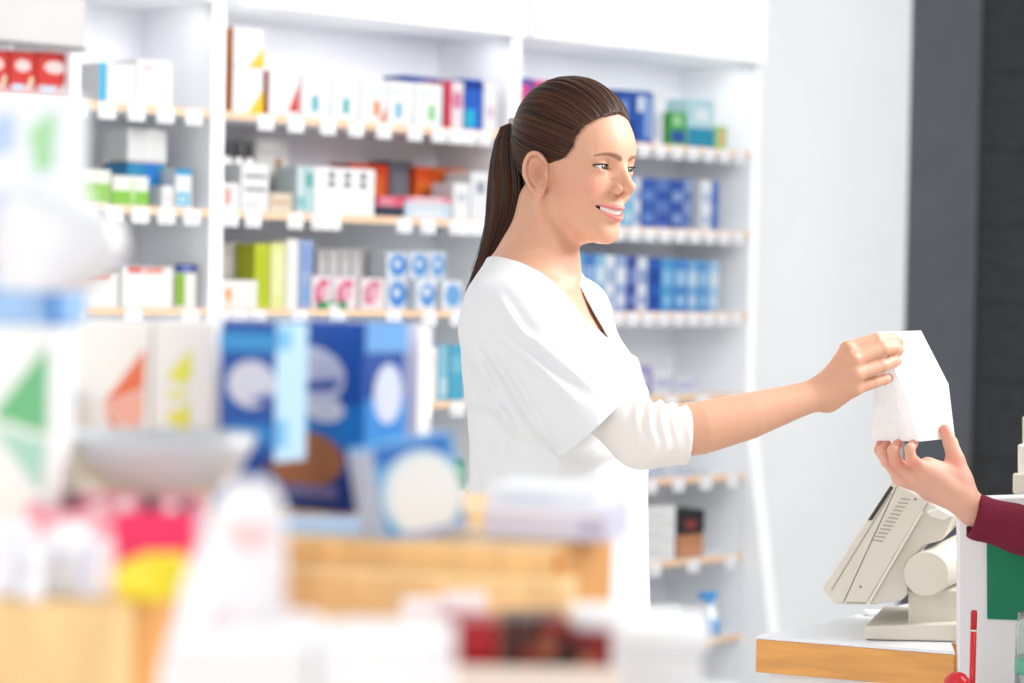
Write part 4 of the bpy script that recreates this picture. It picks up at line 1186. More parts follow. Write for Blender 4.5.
carton(0, 2, 176.5, 198, 264, '#f3f3ee', [('r', 0, .8, 1, 1, '#1f2f86'), ('r', 0, .05, .45, .78, '#8fb93a'), ('r', .3, .86, .8, .95, '#8fa0d8')], 'navy topped carton with green panel', d=.1)
# ---- right bay
carton(2, 0, 519, 531, 78, '#3557b6', [('r', 0, .4, .7, .9, '#d84f8f')], 'blue and magenta carton beside the dark hair', d=.1)
carton(2, 0, 532, 548, 80, '#d9548e', [('r', .2, .2, .8, .6, '#f0a0c4')], 'pink carton behind the hair', d=.1)
carton(2, 0, 549, 616, 92, '#e7ebf2', [('r', .1, .2, .9, .6, '#b9c9e6')], 'long white carton hidden behind the head', dep=.12, d=.1)
carton(2, 0, 617, 634, 90, '#2b55ad', [('r', .1, .3, .5, .8, '#7fa2de'), ('r', .5, .1, .9, .4, '#123a8c')], 'dark blue carton next to the forehead', d=.1)
carton(2, 0, 634.6, 651, 91, '#2f5fb8', [('r', .5, .1, .9, .9, '#8fb0e4'), ('r', .05, .6, .45, .9, '#dfe8f6')], 'dark blue carton with pale stripe', d=.1)
carton(2, 0, 652, 662, 93, '#eef1f6', [('r', .2, .1, .6, .6, '#a5b4cc')], 'slim white carton', d=.1)
carton(2, 0, 668, 685, 112, '#4fae5b', [('r', .1, .1, .9, .45, '#2d56a6'), ('r', .2, .6, .7, .9, '#a7dba4')], 'green and blue low carton', d=.08)
carton(2, 0, 686, 713, 99, '#bfe0ea', [('r', 0, 0, 1, .4, '#2f98b8'), ('r', .3, .55, .8, .8, '#e8f6f9')], 'pale teal carton with darker base', d=.1)
carton(2, 0, 714, 726, 126, '#a8d78a', [('r', .3, .2, .8, .8, '#f0c090')], 'small light green carton', d=.07)
for i, (x0, x1) in enumerate(((622, 634), (634.5, 641), (642, 655), (656, 670), (671, 684), (684.5, 691), (701, 712), (712.6, 719))):
    b, p, nm = (('#7fc0e4', '#b9def2', 'sky blue'), ('#dfe7f4', '#8fa8d8', 'pale'), ('#3c63b8', '#6b90d6', 'royal blue'), ('#5f7fc6', '#2f56b0', 'mid blue'), ('#3a5cb0', '#8aa4da', 'deep blue'), ('#8fa7da', '#4a6dbe', 'violet blue'), ('#eef2fa', '#bccbe8', 'whitish'), ('#5a86d0', '#2f62bd', 'bright blue'))[i]
    carton(2, 1, x0, x1, 177 + i * .6, b, [('r', .1, .55, .9, .75, p), ('r', .15, .1, .85, .3, p)], f'tall {nm} carton with bands', d=.09)
carton(2, 1, 560, 621, 180, '#c8d6ec', [('r', .1, .3, .9, .7, '#7f9cd2')], 'wide pale blue carton behind the face', d=.09)
cols3 = [('#6fb7e4', '#a9d7f0', 'aqua'), ('#4f7fca', '#9dbbe8', 'blue'), ('#86c2e8', '#d6ecf8', 'ice blue'), ('#e8eef7', '#a9bce0', 'white'), ('#9db6e2', '#e8eef7', 'lavender'), ('#3d56a6', '#7f93cf', 'indigo'), ('#dfe6f3', '#93a9d8', 'pale'), ('#2b5fbd', '#1d4aa0', 'cobalt'), ('#55a3dc', '#8cc6ec', 'azure'), ('#4f8fd6', '#a5cdf0', 'cornflower'), ('#7db4e4', '#cfe4f6', 'sky'), ('#5f9fde', '#9ccaf0', 'light cobalt'), ('#a9d0f0', '#dcecf8', 'pale azure')]
xs = [576, 586, 597, 607, 617, 629, 639, 650, 663, 676, 690, 700, 711, 722]
for i in range(13):
    b, p, nm = cols3[i]
    carton(2, 2, xs[i], xs[i + 1] - .5, 253 + i * .7, b, [('r', .1, .5, .9, .78, p), ('r', .2, .12, .8, .3, p)], f'tall {nm} carton in the blue row', d=.09)
for i, (x0, x1, c, nm) in enumerate(((600, 618, '#d9dfee', 'pale'), (619, 631, '#b9bfe0', 'lilac'), (632, 655, '#a99fd6', 'violet'), (657, 676, '#e9ebf2', 'white'), (678, 700, '#e3e7f0', 'off white'))):
    carton(2, 3, x0, x1, 356 + i * 5, c, [('r', .1, .3, .9, .7, '#c9c6e6')], f'{nm} carton behind the sleeve', d=.09)
for i, (x0, x1, c, nm) in enumerate(((655, 668, '#cfd8e6', 'bluish'), (669, 684, '#e6e9ef', 'white'), (685, 700, '#dbe0ea', 'pale grey'), (701, 716, '#eceef2', 'off white'))):
    carton(2, 4, x0, x1, 462 + i * 2, c, [('r', .1, .3, .9, .6, '#bcc7da')], f'low {nm} carton below the arm', d=.09)
for k in range(3):
    carton(2, 5, 652, 683, 560 - 18 * (k + 1), '#f4f4f5', [('r', .08, .35, .6, .6, '#e2e2e5')], ('flat white carton, bottom of three', 'flat white carton, middle of three', 'flat white carton, top of three')[k], d=.14, yb=None if k == 0 else 560 - 18 * k - .4)
carton(2, 5, 685, 711, 534, '#c98a64', [('r', .1, .1, .9, .5, '#d99c78')], 'tan carton under a black one', d=.1)
carton(2, 5, 684, 712, 510, '#2b2a2c', [('r', .3, .2, .7, .6, '#8f3a38')], 'black carton lying on the tan one', d=.1, yb=533.5)
for k in range(2):
    carton(2, 6, 652, 690, 640 - 17 * (k + 1), '#eeeff0', [('r', .1, .3, .5, .6, '#dfe1e4')], ('wide white carton, lower of two', 'wide white carton, upper of two')[k], d=.14, yb=None if k == 0 else 640 - 17 * k - .4)
# blue spray bottle at the foot of the right bay
s, _ = s_at(710, 600, .05)
sb = empty('spray_bottle', sp(s, .05, LZ[6] + .0005), SRZ, label='blue and white spray bottle low in the right bay', cat='bottle')
hh = s_at(706, 592, .05)[1] - LZ[6]
V, Fc, C = lathe([(.030, 0, '#1f7fc2'), (.034, .006, '#1f7fc2'), (.034, hh * .3, '#1f8acb'), (.030, hh * .42, '#dfeaf2'), (.016, hh * .66, '#e8eef4'), (.012, hh * .74, '#3f93cf'), (.012, hh * .84, '#3f93cf')])
mesh_obj('bottle_body', V, Fc, PLASTIC, sb, True, cols={'Col': C})
V, Fc, C = carton_mesh(.07, .022, hh * .15, '#2a8fd2'); V = [(x - .045, y - .011, z + hh * .84) for x, y, z in V]
mesh_obj('spray_head', V, Fc, PLASTIC, sb, False, cols={'Col': C})

# labels: look, then place counted along the shelf
from collections import defaultdict
_rows = defaultdict(list)
for it in ITEMS: _rows[(it[0], it[1])].append(it)
for (b, l), its in _rows.items():
    its.sort(key=lambda a: (a[2], a[3].location.z))
    for i, it in enumerate(its):
        o = it[3]
        o['label'] = ' '.join(f"{it[4]}, {LVN[l]} of {BAYN[b]}".split()[:16])
        o['group'] = f'products on the {LVN[l]} of the {BAYN[b]}'
        it_n = sum(1 for x in its if x[4] == it[4])
        if it_n > 1:
            k = [x for x in its if x[4] == it[4]].index(it)
            o['label'] = ' '.join(f"{it[4]}, {ORD[k]} from left, {LVN[l]} of {BAYN[b]}".split()[:17])
# ================================================================ COUNTER WITH THE TILL (right)
ZC = 0.90
def on_z(x, y, z):
    """world point at height z under photo pixel"""
    r = P(x, y, 1.0) - CAM
    return CAM + r * ((z - CAM.z) / r.z)
def prism(name, pts, E, m, parent=None, bevel=0.0, smooth=False):
    """polygon (world points) swept along E"""
    pts = [Vector(p) for p in pts]; n = len(pts); E = Vector(E)
    nrm = Vector((0, 0, 0))
    for i in range(n): nrm += (pts[i] - pts[0]).cross(pts[(i + 1) % n] - pts[0])
    V = pts + [p + E for p in pts]
    Fc = [tuple(range(n)), tuple(range(2 * n - 1, n - 1, -1))] + [(i, i + n, (i + 1) % n + n, (i + 1) % n) for i in range(n)]
    if nrm.dot(E) > 0: Fc = [f[::-1] for f in Fc]
    org = sum(pts, Vector()) / n if parent is None else parent.location
    o = mesh_obj(name, V, Fc, m, parent, smooth, origin=org)
    if parent is None: o.location = org
    if bevel:
        b = o.modifiers.new('bevel', 'BEVEL'); b.width = bevel; b.segments = 2; b.limit_method = 'ANGLE'
    return o

BEECH = mat('beech_front', '#e2a35c', .42, .35, noise=.12, scale=9, stretch=(1.2, 1.2, 9))
LAMINATE = mat('white_laminate', '#eef1f5', .25, .45)
BEIGE = mat('beige_till_plastic', '#ddd8cb', .45, .35, noise=.02, scale=30)
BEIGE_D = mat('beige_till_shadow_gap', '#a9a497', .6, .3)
DARK = mat('till_screen_dark', '#3b3a38', .25, .5)

cnl = on_z(756, 636, ZC); cnr = on_z(950, 651.5, ZC); edge = (cnr - cnl).normalized()
bl = on_z(886, 608.5, ZC); back = (bl - cnl).normalized()
base = (cnl + edge * .2); base.z = 0
ct = empty('till_counter', base, label='wood edged white counter carrying the beige till', cat='counter')
far_ = back * .75
TH = .0525
LE = (.628 - cnl.x) / edge.x
XE = cnl + edge * LE
poly = [cnl, XE, Vector((.640, 3.47, ZC)), Vector((.855, 3.47, ZC)), Vector((.855, 3.95, ZC)), cnl + far_]
prism('worktop', [p - Vector((0, 0, .004)) for p in poly], (0, 0, .004), LAMINATE, ct)
prism('wood_edge', [p - Vector((0, 0, TH)) for p in poly], (0, 0, TH - .0045), BEECH, ct, .0015)
inn = [cnl + edge * .012 + back * .02, XE + back * .02 - edge * .01, Vector((.625, 3.48, 0)), Vector((.845, 3.48, 0)), Vector((.845, 3.94, 0)), cnl + far_ * .97 + edge * .012]
prism('cabinet_body', [Vector((p.x, p.y, 0.0)) for p in inn], (0, 0, ZC - TH - .001), SHELF_WHITE, ct)

RD_ = 3.475
E = Vector((.075, .27, 0))
gb = on_z(910, 640.5, ZC)
tr = empty('cash_register', (gb.x, gb.y, ZC), label='beige tilted till screen seen from its side on the counter', cat='register')
R_ = lambda x, y, dd=0.0: P(x, y, RD_ + dd)
low = lambda v: Vector((v.x, v.y, max(v.z, ZC + .001)))
o = prism('base', [low(R_(864.5, 641.5)), R_(864.5, 626), R_(957, 624), low(R_(957, 643))], E * .8, BEIGE, tr, .002)
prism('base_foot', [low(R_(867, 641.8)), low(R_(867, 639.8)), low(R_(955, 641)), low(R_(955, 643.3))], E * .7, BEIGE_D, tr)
prism('neck', [R_(908, 626, .03), R_(908, 590, .03), R_(958, 590, .03), R_(958, 625, .03)], E * .5, BEIGE, tr, .003)
sc = prism('screen_housing', [R_(898.3, 482.9), R_(928.5, 500), R_(866, 604.5), R_(842.5, 604.8)], E, BEIGE, tr, .003)
prism('front_bezel', [R_(892.8, 480, -.001), R_(898, 482.5, -.001), R_(842, 604.8, -.001), R_(833, 603, -.001), R_(822, 588.2, -.001)], E, BEIGE, tr, .002)
prism('screen_strip', [R_(890.2, 486, -.0016), R_(893.6, 487.6, -.0016), R_(872.4, 520, -.0016), R_(867.6, 520.5, -.0016)], E * .006, DARK, tr)
prism('bezel_groove', [R_(890.6, 493, -.0014), R_(891.8, 493.6, -.0014), R_(832.2, 590.4, -.0014), R_(831, 589.6, -.0014)], E * .004, BEIGE_D, tr)
prism('screen_glass', [R_(892.4, 483, .012), R_(893.4, 484.4, .012), R_(872, 518.5, .012), R_(868.6, 521, .012)], E * .9, DARK, tr)
prism('screen_rebate', [R_(891.5, 485.5, -.0006), R_(894, 487, -.0006), R_(876, 516.5, -.0006), R_(870.5, 520.5, -.0006)], E * .02, DARK, tr)
prism('rear_housing', [R_(928.5, 500.5, .012), R_(953, 516, .012), R_(943, 540, .012), R_(925, 545, .012), R_(906, 566, .012), R_(908, 594, .012), R_(901, 601, .012), R_(868, 605, .012)], E * .85, BEIGE, tr, .003)
prism('top_cap', [R_(926, 512, .004), R_(938, 508, .004), R_(955, 516.5, .004), R_(943, 521, .004), R_(930, 517, .004)], E * .85, mat('pale_beige', '#ebe8df', .4), tr, .002)
cyl = [R_(926 + 22.3 * math.cos(a), 574 + 22.3 * math.sin(a), -.012) for a in [2 * math.pi * k / 32 for k in range(32)]]
h_ = prism('hinge_drum', cyl, Vector((.12, .22, .018)), BEIGE, tr, .0015)
for k in range(12):
    u = k / 11.0
    x = 905.5 - 27.5 * u; y = 499.5 + 41.5 * u
    prism('vent_slot', [R_(x - 5.5, y - .3, -.0004), R_(x - 4.8, y - 1.5, -.0004), R_(x + 5.2, y - .4, -.0004), R_(x + 4.6, y + 1.0, -.0004)], E * .003, BEIGE_D, tr)
for x, y in ((915.3, 499.4), (860.5, 586.8)):
    prism('screw', [R_(x + 1.3 * math.cos(a), y + 1.3 * math.sin(a), -.0006) for a in [2 * math.pi * k / 12 for k in range(12)]], E * .004, mat('screw_grey', '#7d7a72', .4), tr)
prism('lower_seam', [R_(846, 603.2, -.0004), R_(847, 601.8, -.0004), R_(866, 602.4, -.0004), R_(866.5, 604, -.0004)], E * .003, BEIGE_D, tr)
prism('side_rib', [R_(921.5, 510, -.0005), R_(923.5, 511, -.0005), R_(870.5, 601.8, -.0005), R_(868.5, 601, -.0005)], E * .004, mat('pale_beige', '#ebe8df', .4), tr)
slip = on_z(890, 613.5, ZC); 
V, Fc, C = carton_mesh(.062, .03, .006, '#fbfbfb'); o = mesh_obj('receipt_pad', V, Fc, PRINT, None, cols={'Col': C}); o.location = on_z(868, 616, ZC + .0005); o.rotation_euler = (0, 0, .1)
tag(o, 'small white slip lying on the counter behind the till', 'paper')
# key lever with a dark plug beyond the till
kp = [R_(943, 549, .10), R_(958, 540.5, .10), R_(962, 543, .10), R_(947, 551.5, .10)]
prism('lever', kp, E * .06, mat('lever_grey', '#55524c', .4), tr)

# ---- desk on the customer's side with the boxed green sign, pen and jar
dk0 = P(940, 690, 3.08); ZD = .845
dk = empty('customer_desk', (.735, 3.2, 0), label='narrow white desk below the picture edge at the right', cat='desk')
quad_box('desk_top', (.640, 3.06, ZD - .025), (.214, 0, 0), (0, .39, 0), (0, 0, .025), LAMINATE, dk)
quad_box('desk_body', (.650, 3.09, 0), (.19, 0, 0), (0, .33, 0), (0, 0, ZD - .026), SHELF_WHITE, dk)
sd_ = 3.345
def outl(x0, x1, y0, r, yb, d):
    pts = []
    b = P(x0, yb, d); b.z = ZD + .0005; pts.append(b)
    for k in range(7):
        a = math.pi - math.pi / 2 * k / 6; pts.append(P(x0 + r + r * math.cos(a), y0 + r - r * math.sin(a), d))
    for k in range(7):
        a = math.pi / 2 - math.pi / 2 * k / 6; pts.append(P(x1 - r + r * math.cos(a), y0 + r - 3 - r * math.sin(a), d))
    b = P(x1, yb, d); b.z = ZD + .0005; pts.append(b)
    return pts
sg = empty('sign_holder', (P(1010, 690, sd_).x, sd_, ZD), label='white sign holder with a plain green panel beneath the maroon sleeve', cat='sign')
prism('frame', outl(958.5, 1078, 499, 14, 700, sd_), (.006, .05, 0), mat('sign_white', '#f0eeee', .4, .4), sg, .002)
gp = [P(987, 531, sd_ - .003), P(1072, 528, sd_ - .003), P(1073, 622, sd_ - .003), P(987.5, 619, sd_ - .003)]
prism('green_panel', gp, (0, .004, 0), mat('panel_green', '#0f7d58', .45, .4, noise=.04, scale=12), sg)
# red pen
pb = P(972, 690, 3.20); pb.z = ZD + .0005
pen = empty('pen', pb, label='red pen standing upright in front of the white sign', cat='pen')
def lathe_obj(name, prof, m, parent, n=16, attr=True):
    V, Fc, C = lathe(prof, n)
    return mesh_obj(name, V, Fc, m, parent, True, cols={'Col': C})
ph = P(972, 610, 3.20).z - pb.z; r = .0042
lathe_obj('barrel', [(r * .5, .0, '#c4151d'), (r, .012, '#d8202a'), (r, ph * .80, '#d8202a')], PLASTIC, pen)
lathe_obj('ring', [(r * 1.06, ph * .80, '#efe6e2'), (r * 1.06, ph * .815, '#efe6e2')], PLASTIC, pen)
lathe_obj('cap', [(r * 1.05, ph * .8155, '#c4151d'), (r * 1.05, ph * .985, '#b8141c'), (r * .8, ph, '#b8141c')], PLASTIC, pen)
# red ball shaped clip box at the edge of the frame
rb = P(957, 690, 3.17); rb.z = ZD + .0005
pr_ = []; rr = .0175; top_z = P(957, 671.5, 3.17).z - rb.z
for k in range(13):
    a = -math.pi / 2 + math.pi * k / 12; pr_.append((max(.001, rr * math.cos(a)), top_z - rr + rr * math.sin(a), '#cf1f2b'))
pr_[0] = (rr * .6, 0, '#a8161f')
ball = lathe_obj('desk_bell', pr_, PLASTIC, None, 24); ball.location = rb
tag(ball, 'round glossy red desk object at the foot of the pen', 'bell')
# glass jar
jb = P(1030, 690, 3.19); jb.z = ZD + .0005
jar = empty('glass_jar', jb, label='clear jar with a green band cut by the right picture edge', cat='jar')
jh = P(1030, 612, 3.19).z - jb.z; jr = .0205
m = mat('jar_glass', '#e6f2ef', .05, .5, trans=.85)
lathe_obj('jar_body', [(jr * .9, 0, W), (jr, .004, W), (jr, jh * .86, W), (jr * .9, jh * .92, W), (jr * .88, jh, W), (jr * .8, jh, W), (jr * .8, jh * .9, W), (jr * .9, jh * .84, W), (jr * .9, .008, W)], m, jar, 28)
z0 = P(1030, 676, 3.17).z - jb.z; z1 = P(1030, 660, 3.17).z - jb.z
lathe_obj('green_band', [(jr * 1.012, z0, '#5fae93'), (jr * 1.012, z1, '#5fae93')], PLASTIC, jar, 28)
# beige pole display behind the sign
pd = on_z(1030, 640, ZC); pd = P(1031, 600, 3.62); pd.z = ZC
pl = empty('customer_display', pd, label='beige pole display standing at the right picture edge', cat='display')
def pd_box(name, x0, x1, y0, y1, d, th, m):
    a = P(x0, y1, d); b = P(x1, y1, d); c = P(x0, y0, d)
    prism(name, [a, b, b + (c - a), c], P(x0, y1, d + th) - a, m, pl, .003)
pd_box('shaft', 1022, 1040, 490, 628, 3.61, .05, BEIGE)
pd_box('head', 1013, 1075, 473, 494, 3.60, .07, BEIGE)
pd_box('rear_shell', 1018, 1070, 444, 474, 3.61, .05, mat('pale_beige', '#ebe8df', .4))
pd_box('antenna', 1022.5, 1030, 416, 446, 3.62, .02, BEIGE)
o = prism('foot_plate', [Vector((pd.x - .05, pd.y - .06, ZC + .0005)), Vector((pd.x + .06, pd.y - .06, ZC + .0005)), Vector((pd.x + .06, pd.y + .06, ZC + .0005)), Vector((pd.x - .05, pd.y + .06, ZC + .0005))], (0, 0, .018), BEIGE, pl)
# ================================================================ FOREGROUND DISPLAY (left)
K = 0.84                                     # the display stands close to the lens
ZT, ZB = 1.41 - .310 * K, 1.41 - .202 * K
def PF(x, y, d): return P(x, y, d * K)
FW = mat('display_beech', '#f0c98f', .4, .35, noise=.14, scale=7, stretch=(7, 1.5, 1.5))
FE = mat('display_end_grain', '#d69852', .5, .3, noise=.15, scale=14)
tb = empty('display_counter', (-.25 * K, 1.7 * K, 0), label='white counter under the blurred products in the foreground', cat='counter')
quad_box('worktop', (-.95 * K, 1.12 * K, ZT - .03), (1.13 * K, 0, 0), (0, .74 * K, 0), (0, 0, .03), LAMINATE, tb)
quad_box('worktop_extension', (-.95 * K, 1.861 * K, ZT - .03), (1.02 * K, 0, 0), (0, .62 * K, 0), (0, 0, .03), LAMINATE, tb)
quad_box('cabinet_body', (-.93 * K, 1.16 * K, 0), (.99 * K, 0, 0), (0, 1.28 * K, 0), (0, 0, ZT - .031), SHELF_WHITE, tb)

def wood_block(label, corner, ang, length, depth, z0, z1, extra=None):
    """corner: front right corner on plan; long axis goes left"""
    length *= K; depth *= K; extra = extra and extra * K
    c = Vector((corner.x, corner.y, 0)); u = Vector((math.cos(ang), math.sin(ang), 0)); v = Vector((-u.y, u.x, 0))
    root = empty('display_block', (c.x - u.x * length / 2, c.y - u.y * length / 2, z0), label=label, cat='display stand', group='beech display blocks')
    a = c - u * length + Vector((0, 0, z0))
    quad_box('wood_body', a, u * (length - .004), v * depth, (0, 0, z1 - z0), FW, root, None, .002)
    quad_box('end_board', a + u * (length - .0038), u * .004, v * depth, (0, 0, z1 - z0), FE, root)
    if extra:
        quad_box('front_ledge', a - v * extra - u * .0, u * (length + .012), v * (extra - .001), (0, 0, (z1 - z0) * .83), FW, root, None, .002)
    return root
pr1 = PF(560, 570, 1.80); wood_block('beech display block with a front ledge carrying trays in the middle', pr1, math.radians(-14), .222, .19, ZT + .0005, ZB, .05)
pl1 = PF(143, 600, 1.47); wood_block('beech display block at the lower left corner', pl1, 0, .42, .235, ZT + .0005, ZB)
wood_block('beech display block behind the lower left one, under the arrow boxes', Vector((-.199, 1.712, 0)) * K, 0, .44, .46, ZT + .0005, ZB)
wood_block('beech display block under the deep blue box', Vector((.0, 2.062, 0)) * K, 0, .195, .2, ZT + .0005, ZB)

def fg_box(x0, x1, yt, depth, zb, base, prints, label, cat='box', th=.06, yaw=0.0, tilt=0.0, side=None, top=None, name='product_box', group=None, mat_=None, ybot=None):
    """box standing on height zb with its front centred under the photo columns x0..x1"""
    xm = (x0 + x1) / 2; c = PF(xm, yt, depth); z1 = c.z
    if ybot is not None: zb = PF(xm, ybot, depth).z
    th *= K; w = (x1 - x0) / F_PX * depth * K / math.cos(math.radians(yaw)); h = z1 - zb
    V, Fc, C = carton_mesh(w, th, h, base, prints, side, top)
    V = [(x - w / 2, y, z) for x, y, z in V]
    o = mesh_obj(name, V, Fc, mat_ or PRINT, None, cols={'Col': C})
    o.location = (c.x, c.y, zb + .0006)
    o.rotation_euler = (0, math.radians(tilt), math.radians(yaw))
    return tag(o, label, cat, group)

def soft(name, rows, center, m, label, cat, n=28, noise=.004, yaw=0, power=2.6, seed=1, spots=(), base_c='#f3eff1'):
    """soft closed form from rows of (z, half width, half depth, x shift)"""
    rs = np.random.RandomState(seed); V, Fc = [], []
    ph = rs.uniform(0, 6, 6); rows = [[a * K for a in rw] for rw in rows]; noise *= K
    rows_ = []
    for i in range(len(rows) - 1):
        for k in range(4): rows_.append([rows[i][j] + (rows[i + 1][j] - rows[i][j]) * k / 4 for j in range(4)])
    rows_.append(list(rows[-1]))
    for j, (z, hw, hd, sx) in enumerate(rows_):
        for k in range(n):
            a = 2 * math.pi * k / n; c, s = math.cos(a), math.sin(a)
            e = 2 / power
            r = 1 + noise / max(hw, .01) * (math.sin(5 * a + ph[0] + z * 60) + .7 * math.sin(9 * a + ph[1] - z * 110) + .5 * math.sin(3 * a + z * 190 + ph[2]))
            V.append((sx + hw * r * math.copysign(abs(c) ** e, c), hd * r * math.copysign(abs(s) ** e, s), z))
    for j in range(len(rows_) - 1):
        for k in range(n):
            a = j * n + k; b = j * n + (k + 1) % n; Fc.append((a, b, b + n, a + n))
    Fc.append(tuple(range(n))[::-1]); Fc.append(tuple((len(rows_) - 1) * n + k for k in range(n)))
    cols = None
    if spots:
        A = np.array(V); cols = np.tile(np.array(srgb(base_c)), (len(V), 1))
        for (sx, sz, rx, rz, c) in [(a * K, b_ * K, c_ * K, d_ * K, e_) for a, b_, c_, d_, e_ in spots]:
            w = np.clip(1.6 - 1.2 * np.sqrt(((A[:, 0] - sx) / rx) ** 2 + ((A[:, 2] - sz) / rz) ** 2), 0, 1)[:, None] * (A[:, 1:2] < 0)
            cols = cols * (1 - w) + np.array(srgb(c)) * w
        cols = {'Col': cols}
    o = mesh_obj(name, V, Fc, m, None, True, cols=cols)
    o.location = center; o.rotation_euler = (0, 0, math.radians(yaw))
    return tag(o, label, cat)

FG = 'blurred packs on the foreground display'
# two white boxes with coloured arrow shapes
fg_box(76, 152, 322, 2.05, ZB, '#f8f8f8', [('p', [(.38, .56), (.92, .86), (.90, .64)], '#ee7a55'), ('p', [(.36, .55), (.92, .63), (.86, .36)], '#f6b5a4'), ('p', [(.38, .52), (.62, .44), (.52, .40)], '#ef8668')], 'white box with an orange arrow shape behind the wide bowl', group=FG, th=.08)
fg_box(153.5, 216, 322, 2.05, ZB, '#f8f8f8', [('p', [(.22, .70), (.62, .86), (.62, .70), (.5, .66)], '#eef06a'), ('p', [(.22, .50), (.60, .56), (.62, .36), (.34, .44)], '#f2ee6e'), ('r', .25, .58, .55, .64, '#f3f3b4')], 'white box with a yellow arrow shape next to the orange one', group=FG, th=.08)
# blue boxes
bp = lambda a: [('r', 0, 0, 1, .2, '#16408f'), ('r', 0, .33, 1, .56, '#1f7fd2'), ('o', .42, .70, .40, .17, '#cfd6ec'), ('p', [(.1, .66), (.8, .70), (.7, .64), (.2, .61)], '#3557b0'), ('o', .62, .53, .20, .065, '#e6ebf6')]
fg_box(266, 366, 322, 2.07, ZB, '#1d55ad', bp(0) + [('o', .42, .26, .40, .15, '#b4734a'), ('r', .06, .06, .76, .13, '#7f7bb0'), ('R', 0, .32, 1, .6, '#2a86d6'), ('O', .55, .62, .34, .16, '#cdd6ee'), ('R', 0, .84, 1, 1, '#6aa6e2')], 'tall deep blue box with a brown dome picture and white ovals', th=.066, yaw=-30, side='#1c4aa2', group=FG)
fg_box(212, 262, 462, 1.96, ZB, '#1e4c9e', [('r', .1, .3, .9, .6, '#2b67ba')], 'dark blue box carrying the light edged blue box', th=.05, yaw=0, group=FG)
fg_box(218, 277, 322, 1.97, ZB, '#2258b0', [('r', .0, .78, 1, .92, '#3f9be0'), ('o', .60, .55, .44, .17, '#d3d9ef'), ('p', [(.55, .44), (.95, .50), (.9, .4)], '#4a62b6'), ('r', .2, .12, 1, .26, '#2f8ad8'), ('R', 0, 0, 1, 1, '#bfe2f6'), ('R', 0, .8, .5, .95, '#79bdea'), ('R', .0, .1, .4, .3, '#7cc0ec')], 'blue box with a white oval and pale blue end, left of the deep blue one', th=.044, yaw=-30, side='#1c4ba0', group=FG, ybot=461.5)
fg_box(404, 420, 326, 2.16, ZB, '#f4f5f8', [], 'slim white box edge right of the deep blue box', th=.05, yaw=-10, group=FG)
# left edge stack
tri = lambda a, b: [('p', [(.35, .62), (.95, .92), (.95, .55)], a), ('p', [(.35, .58), (.95, .52), (.90, .30)], b), ('p', [(.55, .16), (.80, .22), (.7, .06)], '#c5e3d2')]
fg_box(-40, 53, 325, 1.62, ZB, '#f4f7f6', tri('#6fbf86', '#a9d9c8'), 'white box with a green arrow shape at the left picture edge', th=.09, group=FG)
fg_box(56, 67, 388, 2.02, ZB, '#e6e6e8', [('r', 0, .42, 1, .74, '#e2574e')], 'narrow grey pack with a red patch between white boxes', th=.05, group=FG)
fg_box(-45, 60, 293, 1.62, 0, '#8fbdf0', [('r', .0, .1, .82, .9, '#a3c8f2'), ('r', .9, 0, 1, 1, '#3f8fe4')], 'flat light blue pack lying on the left white box', th=.10, group=FG, ybot=324.5)
fg_box(-45, 73, 92, 1.66, 0, '#eef1f7', [('p', [(.62, .80), (.86, .92), (.84, .62), (.70, .58)], '#a9dba6'), ('p', [(.3, .85), (.5, .9), (.5, .7), (.3, .68)], '#b8cdf0'), ('r', 0, .1, .55, .5, '#d4d3e6'), ('r', .62, .3, .80, .52, '#d5ecd4')], 'white pack with a green leaf patch on top of the left stack', th=.06, group=FG, ybot=292.5)
# scoop shaped white tray leaning out over the stack
cpos = PF(62, 291.5, 1.585)
soft('scoop_tray', [(0, .026, .026, -.012), (.012, .036, .028, -.004), (.030, .043, .030, .000), (.046, .040, .028, -.002), (.060, .026, .022, -.012), (.066, .010, .010, -.02)], cpos, mat('frosted_plastic', '#f6f6f9', .35, .4, trans=.15), 'rounded frosted white tray resting on the light blue pack', 'tray', noise=.001, power=2.1)
# wide bowl on a foot
bc = PF(158, 500, 1.76); bc.z = ZB + .0006
bz = PF(158, 433, 1.76).z - bc.z; b0 = PF(158, 497, 1.76).z - bc.z; br = 97 / F_PX * 1.76 * K
bowl = empty('footed_bowl', bc, label='wide translucent white bowl in front of the arrow boxes', cat='bowl')
m = mat('milky_plastic', '#e8edf2', .3, .45, trans=.35)
lathe_obj('bowl_shell', [(br * .45, b0, W), (br * .80, b0 + (bz - b0) * .35, W), (br * .97, b0 + (bz - b0) * .8, W), (br, bz, W), (br * .97, bz, W), (br * .93, b0 + (bz - b0) * .8, W), (br * .76, b0 + (bz - b0) * .40, W), (br * .40, b0 + .004, W)], m, bowl, 40)
lathe_obj('foot', [(.030 * K, 0, '#e9eaec'), (.026 * K, .004, '#e9eaec'), (.022 * K, b0 * .5, '#e9eaec'), (br * .44, b0 + .001, '#e9eaec')], PLASTIC, bowl, 28)
